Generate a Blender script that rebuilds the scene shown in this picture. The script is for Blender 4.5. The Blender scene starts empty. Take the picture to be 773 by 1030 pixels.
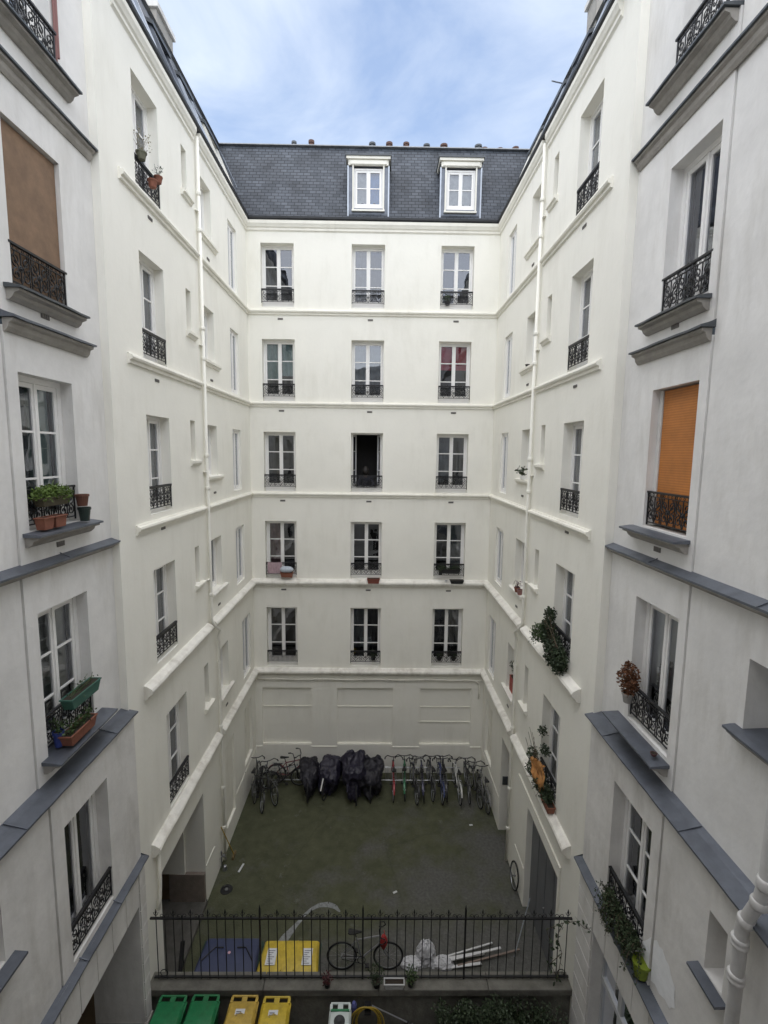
import bpy, bmesh, math, random
from mathutils import Vector, Matrix
random.seed(7)
S = bpy.context.scene
COL = S.collection
ZG = -11.5            # courtyard ground, measured from the eye; everything is lifted by 11.5 m at the end
XL, XR, YB = -4.29, 3.81, 16.4
YC = 8.01

# ------------------------------------------------------------------ materials
MATS = {}
def mat(name, col, rough=.7, metal=0, var=.12, scale=3, bump=.0, bscale=40, spec=.5, streak=0, streakcol=None, coat=0):
    if name in MATS: return MATS[name]
    m = bpy.data.materials.new(name); m.use_nodes = True
    nt = m.node_tree; N = nt.nodes; Lk = nt.links
    b = N['Principled BSDF']
    b.inputs['Roughness'].default_value = rough; b.inputs['Metallic'].default_value = metal
    b.inputs['Specular IOR Level'].default_value = spec
    tc = N.new('ShaderNodeTexCoord')
    n1 = N.new('ShaderNodeTexNoise'); n1.inputs['Scale'].default_value = scale; n1.inputs['Detail'].default_value = 6
    n1.inputs['Roughness'].default_value = .65
    Lk.new(tc.outputs['Object'], n1.inputs['Vector'])
    cr = N.new('ShaderNodeValToRGB')
    cr.color_ramp.elements[0].position = .3; cr.color_ramp.elements[1].position = .7
    cr.color_ramp.elements[0].color = [c*(1-var) for c in col]+[1]
    cr.color_ramp.elements[1].color = [min(1, c*(1+var*.5)) for c in col]+[1]
    Lk.new(n1.outputs['Fac'], cr.inputs['Fac'])
    out = cr.outputs['Color']
    if streak:
        mp = N.new('ShaderNodeMapping'); mp.inputs['Scale'].default_value = (1.5, 1.5, .34)
        Lk.new(tc.outputs['Object'], mp.inputs['Vector'])
        n2 = N.new('ShaderNodeTexNoise'); n2.inputs['Scale'].default_value = 2.6; n2.inputs['Detail'].default_value = 7
        n2.inputs['Roughness'].default_value = .62
        Lk.new(mp.outputs[0], n2.inputs['Vector'])
        n3 = N.new('ShaderNodeTexNoise'); n3.inputs['Scale'].default_value = .55; n3.inputs['Detail'].default_value = 5
        Lk.new(tc.outputs['Object'], n3.inputs['Vector'])
        mul = N.new('ShaderNodeMath'); mul.operation = 'MULTIPLY'
        Lk.new(n2.outputs['Fac'], mul.inputs[0]); Lk.new(n3.outputs['Fac'], mul.inputs[1])
        r2 = N.new('ShaderNodeMapRange'); r2.inputs['From Min'].default_value = .25; r2.inputs['From Max'].default_value = .45
        r2.inputs['To Max'].default_value = streak
        Lk.new(mul.outputs[0], r2.inputs['Value'])
        mx = N.new('ShaderNodeMixRGB'); mx.inputs['Color2'].default_value = list(streakcol or [c*.5 for c in col])+[1]
        Lk.new(r2.outputs[0], mx.inputs['Fac']); Lk.new(out, mx.inputs['Color1']); out = mx.outputs[0]
    Lk.new(out, b.inputs['Base Color'])
    if bump:
        nb = N.new('ShaderNodeTexNoise'); nb.inputs['Scale'].default_value = bscale; nb.inputs['Detail'].default_value = 5
        Lk.new(tc.outputs['Object'], nb.inputs['Vector'])
        bp = N.new('ShaderNodeBump'); bp.inputs['Strength'].default_value = bump; bp.inputs['Distance'].default_value = .01
        Lk.new(nb.outputs['Fac'], bp.inputs['Height']); Lk.new(bp.outputs[0], b.inputs['Normal'])
    MATS[name] = m
    return m

CREAM = mat('cream_paint', (.86, .845, .775), .8, var=.035, scale=.9, bump=.35, bscale=9, streak=.38, streakcol=(.66, .64, .56))
CREAMT = mat('cream_trim', (.83, .81, .73), .75, var=.06, scale=2, bump=.3, bscale=14, streak=.25, streakcol=(.42, .38, .30))
CREAMW = mat('weathered_trim', (.80, .78, .72), .8, var=.12, scale=3.5, bump=.8, bscale=10, streak=.55, streakcol=(.26, .22, .16))
GREY = mat('grey_render', (.775, .765, .745), .85, var=.14, scale=1.1, bump=.5, bscale=8, streak=.6, streakcol=(.50, .48, .44))
GREYF = mat('grey_lower_render', (.73, .715, .69), .85, var=.14, scale=1.8, bump=.7, bscale=7, streak=.6, streakcol=(.42, .40, .36))
STONE = mat('stone_trim', (.36, .34, .31), .85, var=.2, scale=5, bump=.5, bscale=25, streak=.5, streakcol=(.16, .15, .13))
STONEB = mat('brown_stone', (.24, .20, .17), .85, var=.2, scale=6, bump=.6, bscale=25)
ZINC = mat('zinc', (.15, .165, .195), .45, .55, var=.25, scale=4, bump=.15, bscale=12)
ZINCL = mat('light_zinc', (.45, .49, .55), .45, .4, var=.15, scale=4)
ZINCD = mat('dark_zinc', (.09, .10, .11), .5, .3, var=.25, scale=5)
WHITE = mat('white_paint', (.86, .85, .83), .4, var=.04, scale=6)
GWOOD = mat('grey_white_paint', (.55, .56, .57), .5, var=.08, scale=6)
IRON = mat('black_iron', (.012, .012, .014), .5, var=.3, scale=20)
DARK = mat('dark_interior', (.035, .033, .032), .9, var=.3, scale=2)  # darkness of the unlit rooms put into the colour
BROWNW = mat('passage_wall', (.17, .12, .07), .9, var=.25, scale=2)
VENT = mat('vent_grille', (.16, .15, .14), .7, var=.2, scale=30)
TERRA = mat('terracotta', (.22, .082, .05), .8, var=.2, scale=12)
SOIL = mat('soil', (.03, .022, .015), .95, var=.3, scale=20)
LEAF = mat('leaf_green', (.045, .085, .022), .6, var=.5, scale=9)
LEAFD = mat('dark_leaf', (.032, .052, .022), .6, var=.5, scale=9)
LEAFL = mat('light_leaf', (.12, .19, .035), .6, var=.4, scale=9)
LEAFR = mat('dry_leaf', (.15, .06, .025), .7, var=.5, scale=12)
TWIG = mat('twig', (.10, .075, .05), .8)
TARP = mat('black_tarpaulin', (.012, .011, .018), .6, var=.4, scale=5, bump=.6, bscale=7)
RUBBER = mat('rubber', (.015, .015, .015), .8)
CHROME = mat('chrome', (.30, .31, .32), .35, .8)
PLASTIC_G = mat('green_plastic', (.01, .17, .06), .4, var=.3, scale=7, streak=.35, streakcol=(.14, .12, .07))
PLASTIC_Y = mat('yellow_plastic', (.55, .40, .035), .4, var=.3, scale=7, streak=.35, streakcol=(.14, .12, .07))
PLASTIC_O = mat('ochre_plastic', (.50, .34, .06), .45, var=.3, scale=7, streak=.35, streakcol=(.14, .12, .07))
PLASTIC_B = mat('blue_plastic', (.035, .045, .10), .5, var=.15, scale=5)
PAPER = mat('paper_label', (.62, .63, .65), .6)
INK = mat('ink', (.08, .08, .09), .7)
BAMBOO = mat('bamboo_blind', (.25, .16, .10), .8, var=.25, scale=5)
ORANGE = mat('orange_blind', (.50, .185, .042), .65, var=.22, scale=2.5)
BRICKP = mat('clay_pot', (.13, .075, .06), .85)

def add_lines(m, scale, axis='Z', dark=.72, sharp=.2):
    """fine woven / slatted lines across a blind"""
    nt = m.node_tree; N = nt.nodes; Lk = nt.links; b = N['Principled BSDF']
    src = b.inputs['Base Color'].links[0].from_socket
    tc = N.new('ShaderNodeTexCoord'); w = N.new('ShaderNodeTexWave'); w.bands_direction = axis
    w.inputs['Scale'].default_value = scale; w.inputs['Distortion'].default_value = .6; w.inputs['Detail'].default_value = 2
    Lk.new(tc.outputs['Object'], w.inputs['Vector'])
    mr = N.new('ShaderNodeMapRange'); mr.inputs['To Min'].default_value = dark; mr.inputs['To Max'].default_value = 1.08
    Lk.new(w.outputs['Fac'], mr.inputs['Value'])
    mx = N.new('ShaderNodeMixRGB'); mx.blend_type = 'MULTIPLY'; mx.inputs['Fac'].default_value = 1
    Lk.new(src, mx.inputs['Color1']); Lk.new(mr.outputs[0], mx.inputs['Color2']); Lk.new(mx.outputs[0], b.inputs['Base Color'])
add_lines(BAMBOO, 22); add_lines(ORANGE, 9, dark=.86)

def slate():
    m = bpy.data.materials.new('slate_roof'); m.use_nodes = True; nt = m.node_tree; N = nt.nodes; Lk = nt.links
    b = N['Principled BSDF']; b.inputs['Roughness'].default_value = .62; b.inputs['Specular IOR Level'].default_value = .3
    tc = N.new('ShaderNodeTexCoord'); sp = N.new('ShaderNodeSeparateXYZ'); cb = N.new('ShaderNodeCombineXYZ')
    Lk.new(tc.outputs['Object'], sp.inputs[0]); Lk.new(sp.outputs['X'], cb.inputs['X']); Lk.new(sp.outputs['Z'], cb.inputs['Y'])
    br = N.new('ShaderNodeTexBrick'); br.inputs['Scale'].default_value = 1; br.inputs['Brick Width'].default_value = .22
    br.inputs['Row Height'].default_value = .115; br.inputs['Mortar Size'].default_value = .009; br.inputs['Bias'].default_value = -.1
    br.inputs['Color1'].default_value = (.055, .064, .078, 1); br.inputs['Color2'].default_value = (.090, .101, .120, 1)
    br.inputs['Mortar'].default_value = (.014, .016, .02, 1)
    Lk.new(cb.outputs[0], br.inputs['Vector'])
    n = N.new('ShaderNodeTexNoise'); n.inputs['Scale'].default_value = 1.3; n.inputs['Detail'].default_value = 6
    Lk.new(tc.outputs['Object'], n.inputs['Vector'])
    mr = N.new('ShaderNodeMapRange'); mr.inputs['From Min'].default_value = .3; mr.inputs['From Max'].default_value = .7
    mr.inputs['To Min'].default_value = .7; mr.inputs['To Max'].default_value = 1.3; Lk.new(n.outputs['Fac'], mr.inputs['Value'])
    mx = N.new('ShaderNodeMixRGB'); mx.blend_type = 'MULTIPLY'; mx.inputs['Fac'].default_value = 1
    Lk.new(br.outputs['Color'], mx.inputs['Color1']); Lk.new(mr.outputs[0], mx.inputs['Color2']); Lk.new(mx.outputs[0], b.inputs['Base Color'])
    bp = N.new('ShaderNodeBump'); bp.inputs['Strength'].default_value = .8; bp.inputs['Distance'].default_value = .012; bp.invert = True
    Lk.new(br.outputs['Fac'], bp.inputs['Height']); Lk.new(bp.outputs[0], b.inputs['Normal'])
    return m
SLATE = slate()

def ground_mat():
    m = bpy.data.materials.new('mossy_asphalt'); m.use_nodes = True; nt = m.node_tree; N = nt.nodes; Lk = nt.links
    b = N['Principled BSDF']; b.inputs['Roughness'].default_value = .85
    tc = N.new('ShaderNodeTexCoord')
    def noise(s, d=7, r=.62):
        n = N.new('ShaderNodeTexNoise'); n.inputs['Scale'].default_value = s; n.inputs['Detail'].default_value = d
        n.inputs['Roughness'].default_value = r; Lk.new(tc.outputs['Object'], n.inputs['Vector']); return n.outputs['Fac']
    def ramp(f, a, b_, ca, cb_):
        r = N.new('ShaderNodeValToRGB'); r.color_ramp.elements[0].position = a; r.color_ramp.elements[1].position = b_
        r.color_ramp.elements[0].color = ca; r.color_ramp.elements[1].color = cb_; Lk.new(f, r.inputs['Fac']); return r.outputs['Color']
    moss = ramp(noise(3.5), .3, .75, (.048, .052, .026, 1), (.085, .090, .050, 1))
    asp = ramp(noise(14), .3, .75, (.062, .062, .056, 1), (.12, .118, .108, 1))
    # grey, less mossy ground to the right and towards the fence
    sp = N.new('ShaderNodeSeparateXYZ'); Lk.new(tc.outputs['Object'], sp.inputs[0])
    a = N.new('ShaderNodeMath'); a.operation = 'MULTIPLY_ADD'; a.inputs[1].default_value = .05; a.inputs[2].default_value = .89
    Lk.new(sp.outputs['X'], a.inputs[0])
    c = N.new('ShaderNodeMath'); c.operation = 'MULTIPLY_ADD'; c.inputs[1].default_value = -.062
    Lk.new(sp.outputs['Y'], c.inputs[0]); Lk.new(a.outputs[0], c.inputs[2])
    d = N.new('ShaderNodeMath'); d.operation = 'MULTIPLY_ADD'; d.inputs[1].default_value = 1.5
    Lk.new(noise(.8), d.inputs[0]); Lk.new(c.outputs[0], d.inputs[2])
    mr = N.new('ShaderNodeMapRange'); mr.inputs['From Min'].default_value = .82; mr.inputs['From Max'].default_value = 1.15
    Lk.new(d.outputs[0], mr.inputs['Value'])
    mx = N.new('ShaderNodeMixRGB'); Lk.new(mr.outputs[0], mx.inputs['Fac']); Lk.new(moss, mx.inputs['Color1']); Lk.new(asp, mx.inputs['Color2'])
    # chalky worn flecks
    f = N.new('ShaderNodeMapRange'); f.inputs['From Min'].default_value = .60; f.inputs['From Max'].default_value = .76; f.inputs['To Max'].default_value = .6
    Lk.new(noise(2.6, 12, .75), f.inputs['Value'])
    m2 = N.new('ShaderNodeMixRGB'); m2.inputs['Color2'].default_value = (.21, .21, .20, 1)
    Lk.new(f.outputs[0], m2.inputs['Fac']); Lk.new(mx.outputs[0], m2.inputs['Color1']); vo = N.new('ShaderNodeTexVoronoi'); vo.feature = 'DISTANCE_TO_EDGE'; vo.inputs['Scale'].default_value = .42
    ns = N.new('ShaderNodeTexNoise'); ns.inputs['Scale'].default_value = 2.5; ns.inputs['Detail'].default_value = 4; Lk.new(tc.outputs['Object'], ns.inputs['Vector'])
    va = N.new('ShaderNodeMixRGB'); va.inputs['Fac'].default_value = .18; Lk.new(tc.outputs['Object'], va.inputs['Color1']); Lk.new(ns.outputs['Color'], va.inputs['Color2']); Lk.new(va.outputs[0], vo.inputs['Vector'])
    cm = N.new('ShaderNodeMapRange'); cm.inputs['From Min'].default_value = .0; cm.inputs['From Max'].default_value = .014; cm.inputs['To Min'].default_value = .85; cm.inputs['To Max'].default_value = 1; Lk.new(vo.outputs['Distance'], cm.inputs['Value'])
    m3 = N.new('ShaderNodeMixRGB'); m3.blend_type = 'MULTIPLY'; m3.inputs['Fac'].default_value = 1; Lk.new(m2.outputs[0], m3.inputs['Color1']); Lk.new(cm.outputs[0], m3.inputs['Color2'])
    Lk.new(m3.outputs[0], b.inputs['Base Color'])
    bp = N.new('ShaderNodeBump'); bp.inputs['Strength'].default_value = .7; bp.inputs['Distance'].default_value = .02
    Lk.new(noise(30), bp.inputs['Height']); Lk.new(bp.outputs[0], b.inputs['Normal'])
    return m
GROUND = ground_mat()
PAVING = mat('terrace_paving', (.07, .068, .06), .9, var=.35, scale=3, bump=.6, bscale=30)
COPING = mat('coping_stone', (.15, .145, .125), .9, var=.35, scale=4, bump=.7, bscale=20, streak=.6, streakcol=(.05, .05, .035))

def glass():
    m = bpy.data.materials.new('window_glass'); m.use_nodes = True; nt = m.node_tree; N = nt.nodes; Lk = nt.links
    N.remove(N['Principled BSDF']); o = N['Material Output']
    t = N.new('ShaderNodeBsdfTransparent'); t.inputs['Color'].default_value = (.75, .78, .80, 1)
    g = N.new('ShaderNodeBsdfGlossy'); g.inputs['Roughness'].default_value = .015; g.inputs['Color'].default_value = (.9, .93, 1, 1)
    tc = N.new('ShaderNodeTexCoord'); n = N.new('ShaderNodeTexNoise'); n.inputs['Scale'].default_value = 2.2; n.inputs['Detail'].default_value = 1
    Lk.new(tc.outputs['Object'], n.inputs['Vector'])
    bp = N.new('ShaderNodeBump'); bp.inputs['Strength'].default_value = .12; bp.inputs['Distance'].default_value = .04
    Lk.new(n.outputs['Fac'], bp.inputs['Height']); Lk.new(bp.outputs[0], g.inputs['Normal'])
    fr = N.new('ShaderNodeFresnel'); fr.inputs['IOR'].default_value = 1.6
    mm = N.new('ShaderNodeMath'); mm.operation = 'MULTIPLY_ADD'; mm.inputs[1].default_value = 1.7; mm.inputs[2].default_value = .035; mm.use_clamp = True
    Lk.new(fr.outputs[0], mm.inputs[0])
    mx = N.new('ShaderNodeMixShader'); Lk.new(mm.outputs[0], mx.inputs[0]); Lk.new(t.outputs[0], mx.inputs[1]); Lk.new(g.outputs[0], mx.inputs[2])
    Lk.new(mx.outputs[0], o.inputs['Surface'])
    return m
GLASS = glass()
CURT = {
 'lace': mat('curtain_lace', (.52, .52, .50), .9, var=.25, scale=6),
 'teal': mat('curtain_teal', (.36, .47, .45), .9, var=.15, scale=6),
 'grey': mat('curtain_grey', (.20, .22, .23), .9, var=.25, scale=6),
 'dark': mat('curtain_dark', (.07, .07, .075), .9, var=.4, scale=4),
 'pink': mat('curtain_pink', (.33, .19, .19), .9, var=.25, scale=6),
 'red': mat('curtain_red', (.50, .03, .07), .8, var=.15, scale=6),
 'white': mat('curtain_white', (.72, .73, .74), .9, var=.08, scale=6),
 'blue': mat('curtain_blue', (.12, .28, .55), .9, var=.2, scale=6),
}

# ------------------------------------------------------------------ mesh helpers
class MB:
    def __init__(s): s.v = []; s.f = []
    def quad(s, *p):
        i = len(s.v); s.v += [tuple(q) for q in p]; s.f.append(tuple(range(i, i+len(p))))
    def box(s, x0, x1, y0, y1, z0, z1):
        i = len(s.v)
        s.v += [(x0,y0,z0),(x1,y0,z0),(x1,y1,z0),(x0,y1,z0),(x0,y0,z1),(x1,y0,z1),(x1,y1,z1),(x0,y1,z1)]
        s.f += [(i,i+3,i+2,i+1),(i+4,i+5,i+6,i+7),(i,i+1,i+5,i+4),(i+1,i+2,i+6,i+5),(i+2,i+3,i+7,i+6),(i+3,i,i+4,i+7)]
    def hexa(s, b, t):
        i = len(s.v); s.v += list(b)+list(t)
        s.f += [(i,i+3,i+2,i+1),(i+4,i+5,i+6,i+7),(i,i+1,i+5,i+4),(i+1,i+2,i+6,i+5),(i+2,i+3,i+7,i+6),(i+3,i,i+4,i+7)]
    def tube(s, pts, r, n=5, closed=False):
        pts = [Vector(p) for p in pts]; m = len(pts); rr = r if isinstance(r, (list, tuple)) else [r]*m
        i0 = len(s.v); up = None
        for k, p in enumerate(pts):
            if closed: t = pts[(k+1) % m]-pts[k-1]
            else: t = pts[min(k+1, m-1)]-pts[max(k-1, 0)]
            if t.length < 1e-9: t = Vector((0, 0, 1))
            t.normalize()
            if up is None:
                up = Vector((0, 0, 1)) if abs(t.z) < .9 else Vector((1, 0, 0))
            a = t.cross(up)
            if a.length < 1e-4: a = t.cross(Vector((0, 1, 0)))
            a.normalize(); b = a.cross(t); up = b
            for j in range(n):
                w = 2*math.pi*j/n+.4
                s.v.append(tuple(p+(a*math.cos(w)+b*math.sin(w))*rr[k]))
        for k in range(m if closed else m-1):
            for j in range(n):
                a0 = i0+k*n+j; a1 = i0+k*n+(j+1) % n; c = ((k+1) % m)*n
                s.f.append((a0, a1, i0+c+(j+1) % n, i0+c+j))
        if not closed:
            s.f.append(tuple(i0+j for j in range(n))[::-1]); s.f.append(tuple(i0+(m-1)*n+j for j in range(n)))
    def ring(s, c, r, t, axis='y', n=24, k=5):
        pts = []
        for j in range(n):
            a = 2*math.pi*j/n
            if axis == 'y': pts.append((c[0]+r*math.cos(a), c[1], c[2]+r*math.sin(a)))
            elif axis == 'z': pts.append((c[0]+r*math.cos(a), c[1]+r*math.sin(a), c[2]))
            else: pts.append((c[0], c[1]+r*math.cos(a), c[2]+r*math.sin(a)))
        s.tube(pts, t, k, True)
    def lathe(s, prof, n=16, c=(0, 0, 0)):
        i0 = len(s.v)
        for (r, z) in prof:
            for j in range(n):
                a = 2*math.pi*j/n; s.v.append((c[0]+r*math.cos(a), c[1]+r*math.sin(a), c[2]+z))
        for k in range(len(prof)-1):
            for j in range(n):
                s.f.append((i0+k*n+j, i0+k*n+(j+1) % n, i0+(k+1)*n+(j+1) % n, i0+(k+1)*n+j))
        s.f.append(tuple(i0+j for j in range(n))[::-1]); s.f.append(tuple(i0+(len(prof)-1)*n+j for j in range(n)))
    def loft(s, secs, caps=True):
        i0 = len(s.v); n = len(secs[0])
        for q in secs: s.v += [tuple(p) for p in q]
        for k in range(len(secs)-1):
            for j in range(n):
                s.f.append((i0+k*n+j, i0+k*n+(j+1) % n, i0+(k+1)*n+(j+1) % n, i0+(k+1)*n+j))
        if caps: s.f.append(tuple(i0+j for j in range(n))[::-1]); s.f.append(tuple(i0+(len(secs)-1)*n+j for j in range(n)))
    def leaf(s, p, size, rnd=random):
        d = Vector((rnd.uniform(-1, 1), rnd.uniform(-1, 1), rnd.uniform(-.6, 1))).normalized()
        e = d.cross(Vector((rnd.uniform(-1, 1), rnd.uniform(-1, 1), rnd.uniform(-1, 1)))).normalized()
        p = Vector(p); L = size*rnd.uniform(.6, 1.3)
        s.quad(p, p+d*L*.5+e*L*.28, p+d*L, p+d*L*.5-e*L*.28)
    def mesh(s, name, m, smooth=False, f=None):
        me = bpy.data.meshes.new(name)
        vs = [f(v) for v in s.v] if f else s.v
        me.from_pydata(vs, [], s.f); me.materials.append(m)
        if smooth: me.polygons.foreach_set('use_smooth', [True]*len(me.polygons))
        me.update(); return me
    def build(s, name, m, parent=None, smooth=False, f=None, bevel=0, seg=2):
        o = bpy.data.objects.new(name, s.mesh(name, m, smooth, f)); COL.objects.link(o)
        if parent: o.parent = parent
        if bevel:
            b = o.modifiers.new('b', 'BEVEL'); b.width = bevel; b.segments = seg; b.limit_method = 'ANGLE'
        return o

def tag(o, label, cat, group=None, kind=None):
    if label: o['label'] = label
    if cat: o['category'] = cat
    if group: o['group'] = group
    if kind: o['kind'] = kind
    return o
def thing(name, loc, label, cat, group=None, rz=0, rot=None):
    o = bpy.data.objects.new(name, None); COL.objects.link(o); o.location = loc
    o.rotation_euler = rot if rot else (0, 0, rz); o.empty_display_size = .2
    return tag(o, label, cat, group)
def part(name, me, parent, loc=(0, 0, 0), rot=(0, 0, 0), label=None):
    o = bpy.data.objects.new(name, me); COL.objects.link(o); o.parent = parent; o.location = loc; o.rotation_euler = rot
    if label: o['label'] = label
    return o

# a facade: u is the world coordinate along it, d the depth INTO the building, z up (eye = 0)
class Fac:
    def __init__(s, kind, plane, mid, root):
        s.k = kind; s.p = plane; s.mid = mid; s.root = root; s.s = -1 if kind == 'R' else 1
        if kind == 'B': root.location = (mid, plane, ZG)
        else:
            root.location = (plane, mid, ZG); root.rotation_euler = (0, 0, math.pi/2 if kind == 'L' else -math.pi/2)
    def f(s, v): return (s.s*(v[0]-s.mid), v[1], v[2]-ZG)
    def build(s, mb, name, m, **k): return mb.build(name, m, k.pop('parent', s.root), f=s.f, **k)
    def loc(s, u, d, z): return s.f((u, d, z))

def wall(mb, u0, u1, z0, z1, ops, d=0.0, grid=1.5):
    us = {u0, u1}; zs = {z0, z1}
    for o in ops:
        us |= {max(u0, min(u1, o[0])), max(u0, min(u1, o[1]))}; zs |= {max(z0, min(z1, o[2])), max(z0, min(z1, o[3]))}
    us = sorted(us); zs = sorted(zs)
    for i in range(len(us)-1):
        for j in range(len(zs)-1):
            cu = (us[i]+us[i+1])/2; cz = (zs[j]+zs[j+1])/2
            if any(o[0] < cu < o[1] and o[2] < cz < o[3] for o in ops): continue
            mb.quad((us[i], d, zs[j]), (us[i+1], d, zs[j]), (us[i+1], d, zs[j+1]), (us[i], d, zs[j+1]))
    for o in ops:
        a, b, c, e = o[:4]; r = o[4] if len(o) > 4 else .3
        mb.quad((a, d, c), (a, d+r, c), (a, d+r, e), (a, d, e)); mb.quad((b, d, c), (b, d+r, c), (b, d+r, e), (b, d, e))
        mb.quad((a, d, c), (b, d, c), (b, d+r, c), (a, d+r, c)); mb.quad((a, d, e), (b, d, e), (b, d+r, e), (a, d+r, e))

def mould(mb, u0, u1, z, prof, m0=0, m1=0, d=0, jit=0, step=.35, rnd=random):
    """profile [(protrusion, dz)] swept along u; m0/m1 = 1 mitres that end into an inside corner"""
    n = max(1, int((u1-u0)/step)) if jit else 1
    secs = []
    for k in range(n+1):
        t = k/n; q = []
        jx = rnd.uniform(-jit, jit); jz = rnd.uniform(-jit, jit)
        for (p, dz) in prof:
            a = u0+m0*p; b = u1-m1*p
            q.append((a+(b-a)*t, d-(p+(jx if p > .03 else 0)), z+dz+(jz*.6 if p > .03 else 0)))
        secs.append(q)
    mb.loft(secs)

P_STR = [(0, .10), (.035, .10), (.045, .075), (.09, .065), (.10, .03), (.085, -.005), (.045, -.02), (.045, -.07), (0, -.085)]
P_BIG = [(0, .16), (.05, .15), (.15, .09), (.17, .05), (.16, .0), (.09, -.05), (.07, -.10), (0, -.12)]
P_COR = [(0, .24), (.11, .24), (.11, .15), (.09, .11), (.07, .06), (.04, .03), (.04, -.03), (.015, -.05), (0, -.07)]
P_SILL = [(0, .0), (.09, -.015), (.09, -.07), (.055, -.085), (.04, -.13), (0, -.14)]

# ------------------------------------------------------------------ windows
CACHE = {}
def wframe(w, h, rows, leaves, tf, thin):
    k = ('f', round(w, 2), round(h, 2), rows, leaves, tf, thin)
    if k in CACHE: return CACHE[k]
    mb = MB(); gl = MB()
    x0, x1 = -w/2, w/2
    mb.box(x0, x0+tf, 0, .07, 0, h); mb.box(x1-tf, x1, 0, .07, 0, h)
    mb.box(x0+tf, x1-tf, 0, .07, h-tf, h); mb.box(x0+tf, x1-tf, -.01, .07, 0, tf)
    iw = (w-2*tf)/leaves; st = .055 if not thin else .03; hz = h-tf
    for l in range(leaves):
        a = x0+tf+l*iw+.004; b = a+iw-.008
        mb.box(a, a+st, .012, .055, tf+.004, hz-.004); mb.box(b-st, b, .012, .055, tf+.004, hz-.004)
        mb.box(a+st, b-st, .012, .055, hz-st-.01, hz-.004); mb.box(a+st, b-st, .012, .055, tf+.004, tf+st+.035)
        g0, g1 = tf+st+.035, hz-st-.01
        for r in range(1, rows):
            zz = g0+(g1-g0)*(r/rows if rows != 3 else (.29, .66)[r-1]); mb.box(a+st, b-st, .018, .05, zz-.014, zz+.014)
        gl.quad((a+st, .034, g0), (b-st, .034, g0), (b-st, .034, g1), (a+st, .034, g1))
    if leaves == 2: mb.box(-.02, .02, -.006, .011, tf+.01, hz-.01)
    CACHE[k] = (mb.mesh('window_frame', WHITE), gl.mesh('pane', GLASS)); return CACHE[k]
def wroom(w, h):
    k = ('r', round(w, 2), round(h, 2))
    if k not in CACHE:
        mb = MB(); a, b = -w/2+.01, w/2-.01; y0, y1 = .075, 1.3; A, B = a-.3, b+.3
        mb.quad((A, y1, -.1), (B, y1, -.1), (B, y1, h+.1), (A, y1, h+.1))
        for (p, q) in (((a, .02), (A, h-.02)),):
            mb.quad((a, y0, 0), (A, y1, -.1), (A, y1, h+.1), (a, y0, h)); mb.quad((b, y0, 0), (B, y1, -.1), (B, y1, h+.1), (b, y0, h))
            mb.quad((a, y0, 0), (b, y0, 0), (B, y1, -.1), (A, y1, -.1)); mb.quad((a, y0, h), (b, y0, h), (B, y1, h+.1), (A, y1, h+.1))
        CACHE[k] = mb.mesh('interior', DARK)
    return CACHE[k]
def wcurt(x0, x1, z0, z1, kind, waves=7, y=.13):
    mb = MB(); n = 40; ph = random.uniform(0, 6); i0 = 0
    for i in range(n):
        a = x0+(x1-x0)*i/n; b = x0+(x1-x0)*(i+1)/n
        ya = y+.02*math.sin(a*waves*6.28/(.5)+ph); yb = y+.02*math.sin(b*waves*6.28/(.5)+ph)
        mb.quad((a, ya, z0), (b, yb, z0), (b, yb, z1), (a, ya, z1))
    return mb.mesh('curtain', CURT[kind])
def window(F, u0, u1, z0, z1, rev=.25, rows=3, leaves=2, tf=.05, curt=None, base=0.0, d=0, thin=False, label=None, open_=False, roomy=True):
    """base = height of the painted board under the frame. curt = list of (frac0, frac1, bottom fraction, top fraction, kind)"""
    w = u1-u0; h = z1-z0-base
    fr, gl = wframe(w, h, rows, leaves, tf, thin)
    if open_: return open_window(F, u0, u1, z0, z1, rev, base, d)
    o = part('window', fr, F.root, F.loc((u0+u1)/2, d+rev, z0+base))
    if label: o['label'] = label
    part('pane', gl, o)
    if roomy: part('interior', wroom(w, h), o)
    for c in (curt or []):
        if c is None: continue
        a = -w/2+tf+(w-2*tf)*c[0]; b = -w/2+tf+(w-2*tf)*c[1]
        part('curtain', wcurt(a, b, h*c[2]+.03, h*c[3]-.03, c[4], 3 if len(c) < 6 else c[5]), o)
    if base:
        mb = MB(); mb.box(-w/2+.002, w/2-.002, -.05, .07, -base, -.002); part('sill_board', mb.mesh('sill_board', WHITE), o)
    return o
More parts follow.
